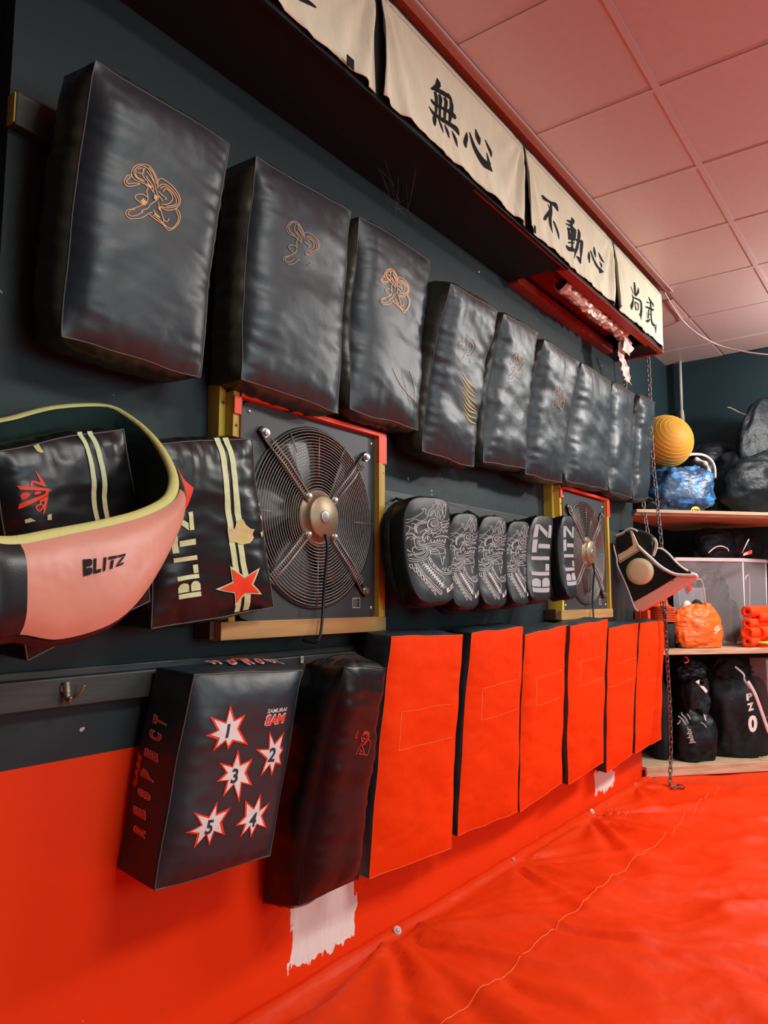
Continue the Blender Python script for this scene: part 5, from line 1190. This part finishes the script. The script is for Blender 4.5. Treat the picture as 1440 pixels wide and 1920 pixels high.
# ---- foam rollers
ROL = [(1400,1147,11,11,'top left'), (1419,1157,11,10,'upper right'), (1400,1169,10,9.5,'middle left'), (1400,1187,11.5,12,'lower left solid'), (1423,1187,13,12.5,'lower right wide solid'), (1401,1209,11.5,10.5,'bottom')]
for k, (x_, y_, rx2, ry2, lb) in enumerate(ROL):
    off = .03+(.03 if k in (1, 4) else 0); c = ats(x_, y_, off); s_ = (c-CAM).dot(FW)/F_PX; r = ry2*s_
    if k == 5: c.z = z2+r+.001
    ax_ = V((.22, .975, .0)).normalized()
    t = thing('foam_roller', c, 'orange foam tube, the %s one of the pile on the middle shelf' % lb, 'foam roller', 'orange foam tubes')
    hr = r*.30 if k in (0, 1, 2, 5) else 0
    prof = [(hr, .03), (hr, 0), (r*.96, 0), (r, .004), (r, .50), (0, .50)] if hr else [(0, .004), (r*.6, .002), (r*.62, 0), (r*.96, 0), (r, .004), (r, .5), (0, .5)]
    MB().lathe(c, ax_, prof, 32).build('tube', 'foam_orange', t, True); tb_ = bpy.data.objects[-1] if False else t.children[0] if t.children else t
    if hr: MB().lathe(c+ax_*.028, ax_, [(0, 0), (hr, 0)], 20).build('hole', 'foam_hole_shade', t)
for k in range(3):
    c = ats(1446, 1220-k*4, .05)
    t = thing('marker_disc', c, ['flat orange disc lowest under the yellow disc beside the foam tubes', 'flat orange disc directly under the yellow disc', 'yellow marker disc on top of the small pile at the right edge'][k], 'marker disc', 'flat discs beside the foam tubes')
    MB().lathe((c.x, c.y, z2+.003+.011*k), (0, 0, 1), [(.10, 0), (.10, .004), (.095, .009), (.04, .010), (.04, .004)], 40).build('disc', 'disc_yellow' if k == 2 else 'disc_orange', t, True)
# ---- lowest shelf : bags
t = thing('sports_bag', ats(1295, 1440, .1), 'black sports bag with a blackletter word and swirls, lowest shelf behind the chain', 'bag')
pxblob('bag_body', 'sack_black', t, 1292, 1385, 42, 62, .02, .16, 201, zmin=z3+.002, amp=.16, fr=3, creases=.12, sq=3)
pxblob('bag_top', 'black_cloth', t, 1294, 1300, 30, 50, .06, .12, 205, amp=.2, fr=3, creases=.2, sq=2.6)
pxblob('bag_flap', 'sack_black', t, 1285, 1258, 36, 24, .04, .14, 209, amp=.3, fr=3, creases=.3)
MB().tube(catmull([ats(1283,1243,0), ats(1290,1241,0), ats(1289,1234,0), ats(1284,1232,0)], 4), .004, 6).build('cord', 'red_strap', t, True, label='red cord')
TX = lambda L: [(1270+x/18, 1330+y/18) for x, y in L]
sticker('lettering', 'grey_print', t, quadmap(text2d('jabbr', .1, bold=.03), TX([(290,830),(300,640),(485,600),(620,1100)][:0] or [(400,1200),(270,600),(500,590),(640,1130)])), -.012, label='grey blackletter word')
fs = []
for s_ in ([(20,220),(120,290),(220,400),(300,530)], [(150,100),(170,190),(280,290),(370,470)], [(330,150),(400,240),(440,340)], [(0,500),(80,440),(90,360)], [(790,440),(900,500),(985,610)]):
    fs += stroke([(a_, b_, 34) for a_, b_ in s_], None)
sticker('swirl_print', 'grey_print', t, [TX(f) for f in fs], -.012)
sticker('tag', 'white_print', t, [[(1304,1278),(1312,1274),(1311,1284)], [(1311,1285),(1320,1287),(1327,1295),(1324,1300)], [(1319,1338),(1322,1341),(1325,1352),(1322,1350)]], .0)
t = thing('large_duffel_bag', ats(1370, 1440, .1), 'large plain black duffel bag with white letters down its right side, lowest shelf', 'bag')
pxblob('bag_body', 'black_cloth', t, 1368, 1350, 62, 96, .06, .22, 221, zmin=z3+.002, amp=.14, fr=2.4, creases=.10, sq=3.2)
pxblob('bag_top', 'black_cloth', t, 1362, 1262, 52, 34, .12, .14, 227, amp=.2, fr=3, creases=.25)
for ch, q_ in (('P', [(1399,1301),(1410,1298),(1412,1312),(1400,1314)]), ('Z', [(1400,1320),(1413,1316),(1414,1331),(1403,1334)]), ('0', [(1402,1342),(1420,1340),(1420,1372),(1404,1374)])):
    sticker('lettering', 'cream_print' if 0 else 'white_trim', t, quadmap(text2d(ch, bold=.05), q_), .02)
sticker('small_print', 'faded_print', t, [[(1423,1418),(1434,1420),(1434,1422),(1423,1420)], [(1424,1423),(1436,1425),(1436,1427),(1424,1425)]], .03)
MB().tube(catmull([ats(1378,1250,.04), ats(1388,1258,.03), ats(1395,1266,.02), ats(1396,1275,.02), ats(1406,1292,.02)], 5), .008, 6, flat=.3).build('strap', 'grey_print', t, True)
t = thing('dark_bag', ats(1245, 1440, .1), 'shadowy black bag at the far left of the lowest shelf', 'bag')
pxblob('bag', 'black_cloth', t, 1236, 1355, 18, 90, .12, .09, 241, zmin=z3+.002, amp=.2, fr=2.5)
t = thing('clear_tray', ats(1440, 1400, .1), 'clear plastic sheet edge leaning at the right end of the lowest shelf', 'tray')
MB().tube(catmull([ats(1402,1278,.0), ats(1415,1300,.0), ats(1428,1335,.0), ats(1442,1375,.0)], 5), .012, 8, flat=.4).build('edge', 'milky_rim', t, True)
a, b = ats(1437, 1255, .0), ats(1480, 1255, .0)
MB().prism([V((a.x, a.y, z3+.25)), V((b.x, b.y, z3+.25)), V((b.x, b.y, z3+.25))-SHN*.15, V((a.x, a.y, z3+.25))-SHN*.15], (0, 0, .36)).build('tray', 'clear_plastic', t)
# ================================================================== small extras
t = thing('ceiling_cable', at(1300, 610, z=CZ-.01), 'thin white cable sagging below the ceiling above the corner shelves', 'cable')
MB().tube(catmull([at(1246,548,z=CZ-.005), at(1262,575,z=CZ-.008), at(1282,603,z=CZ-.012), at(1310,627,y=5.1), at(1350,648,y=5.2), at(1400,660,y=5.2), at(1450,666,y=5.2)], 8), .0042, 6).build('cable', 'cable_white', t, True)
t = thing('cobweb', at(745, 340, z=SZ-.02), 'dusty grey cobweb hanging where the soffit meets the wall', 'cobweb'); t['kind'] = 'stuff'
mb = MB(); rnd = random.Random(8)
for k in range(11):
    a = at(700+rnd.random()*90, 300+rnd.random()*60, z=SZ-.003); b = at(730+rnd.random()*60, 360+rnd.random()*70, x=.002+rnd.random()*.03)
    m_ = (a+b)/2+V((rnd.uniform(-.02, .03), rnd.uniform(-.02, .02), -.03)); mb.tube(catmull([a, m_, b], 6), .00035, 4)
mb.build('threads', 'web', t)
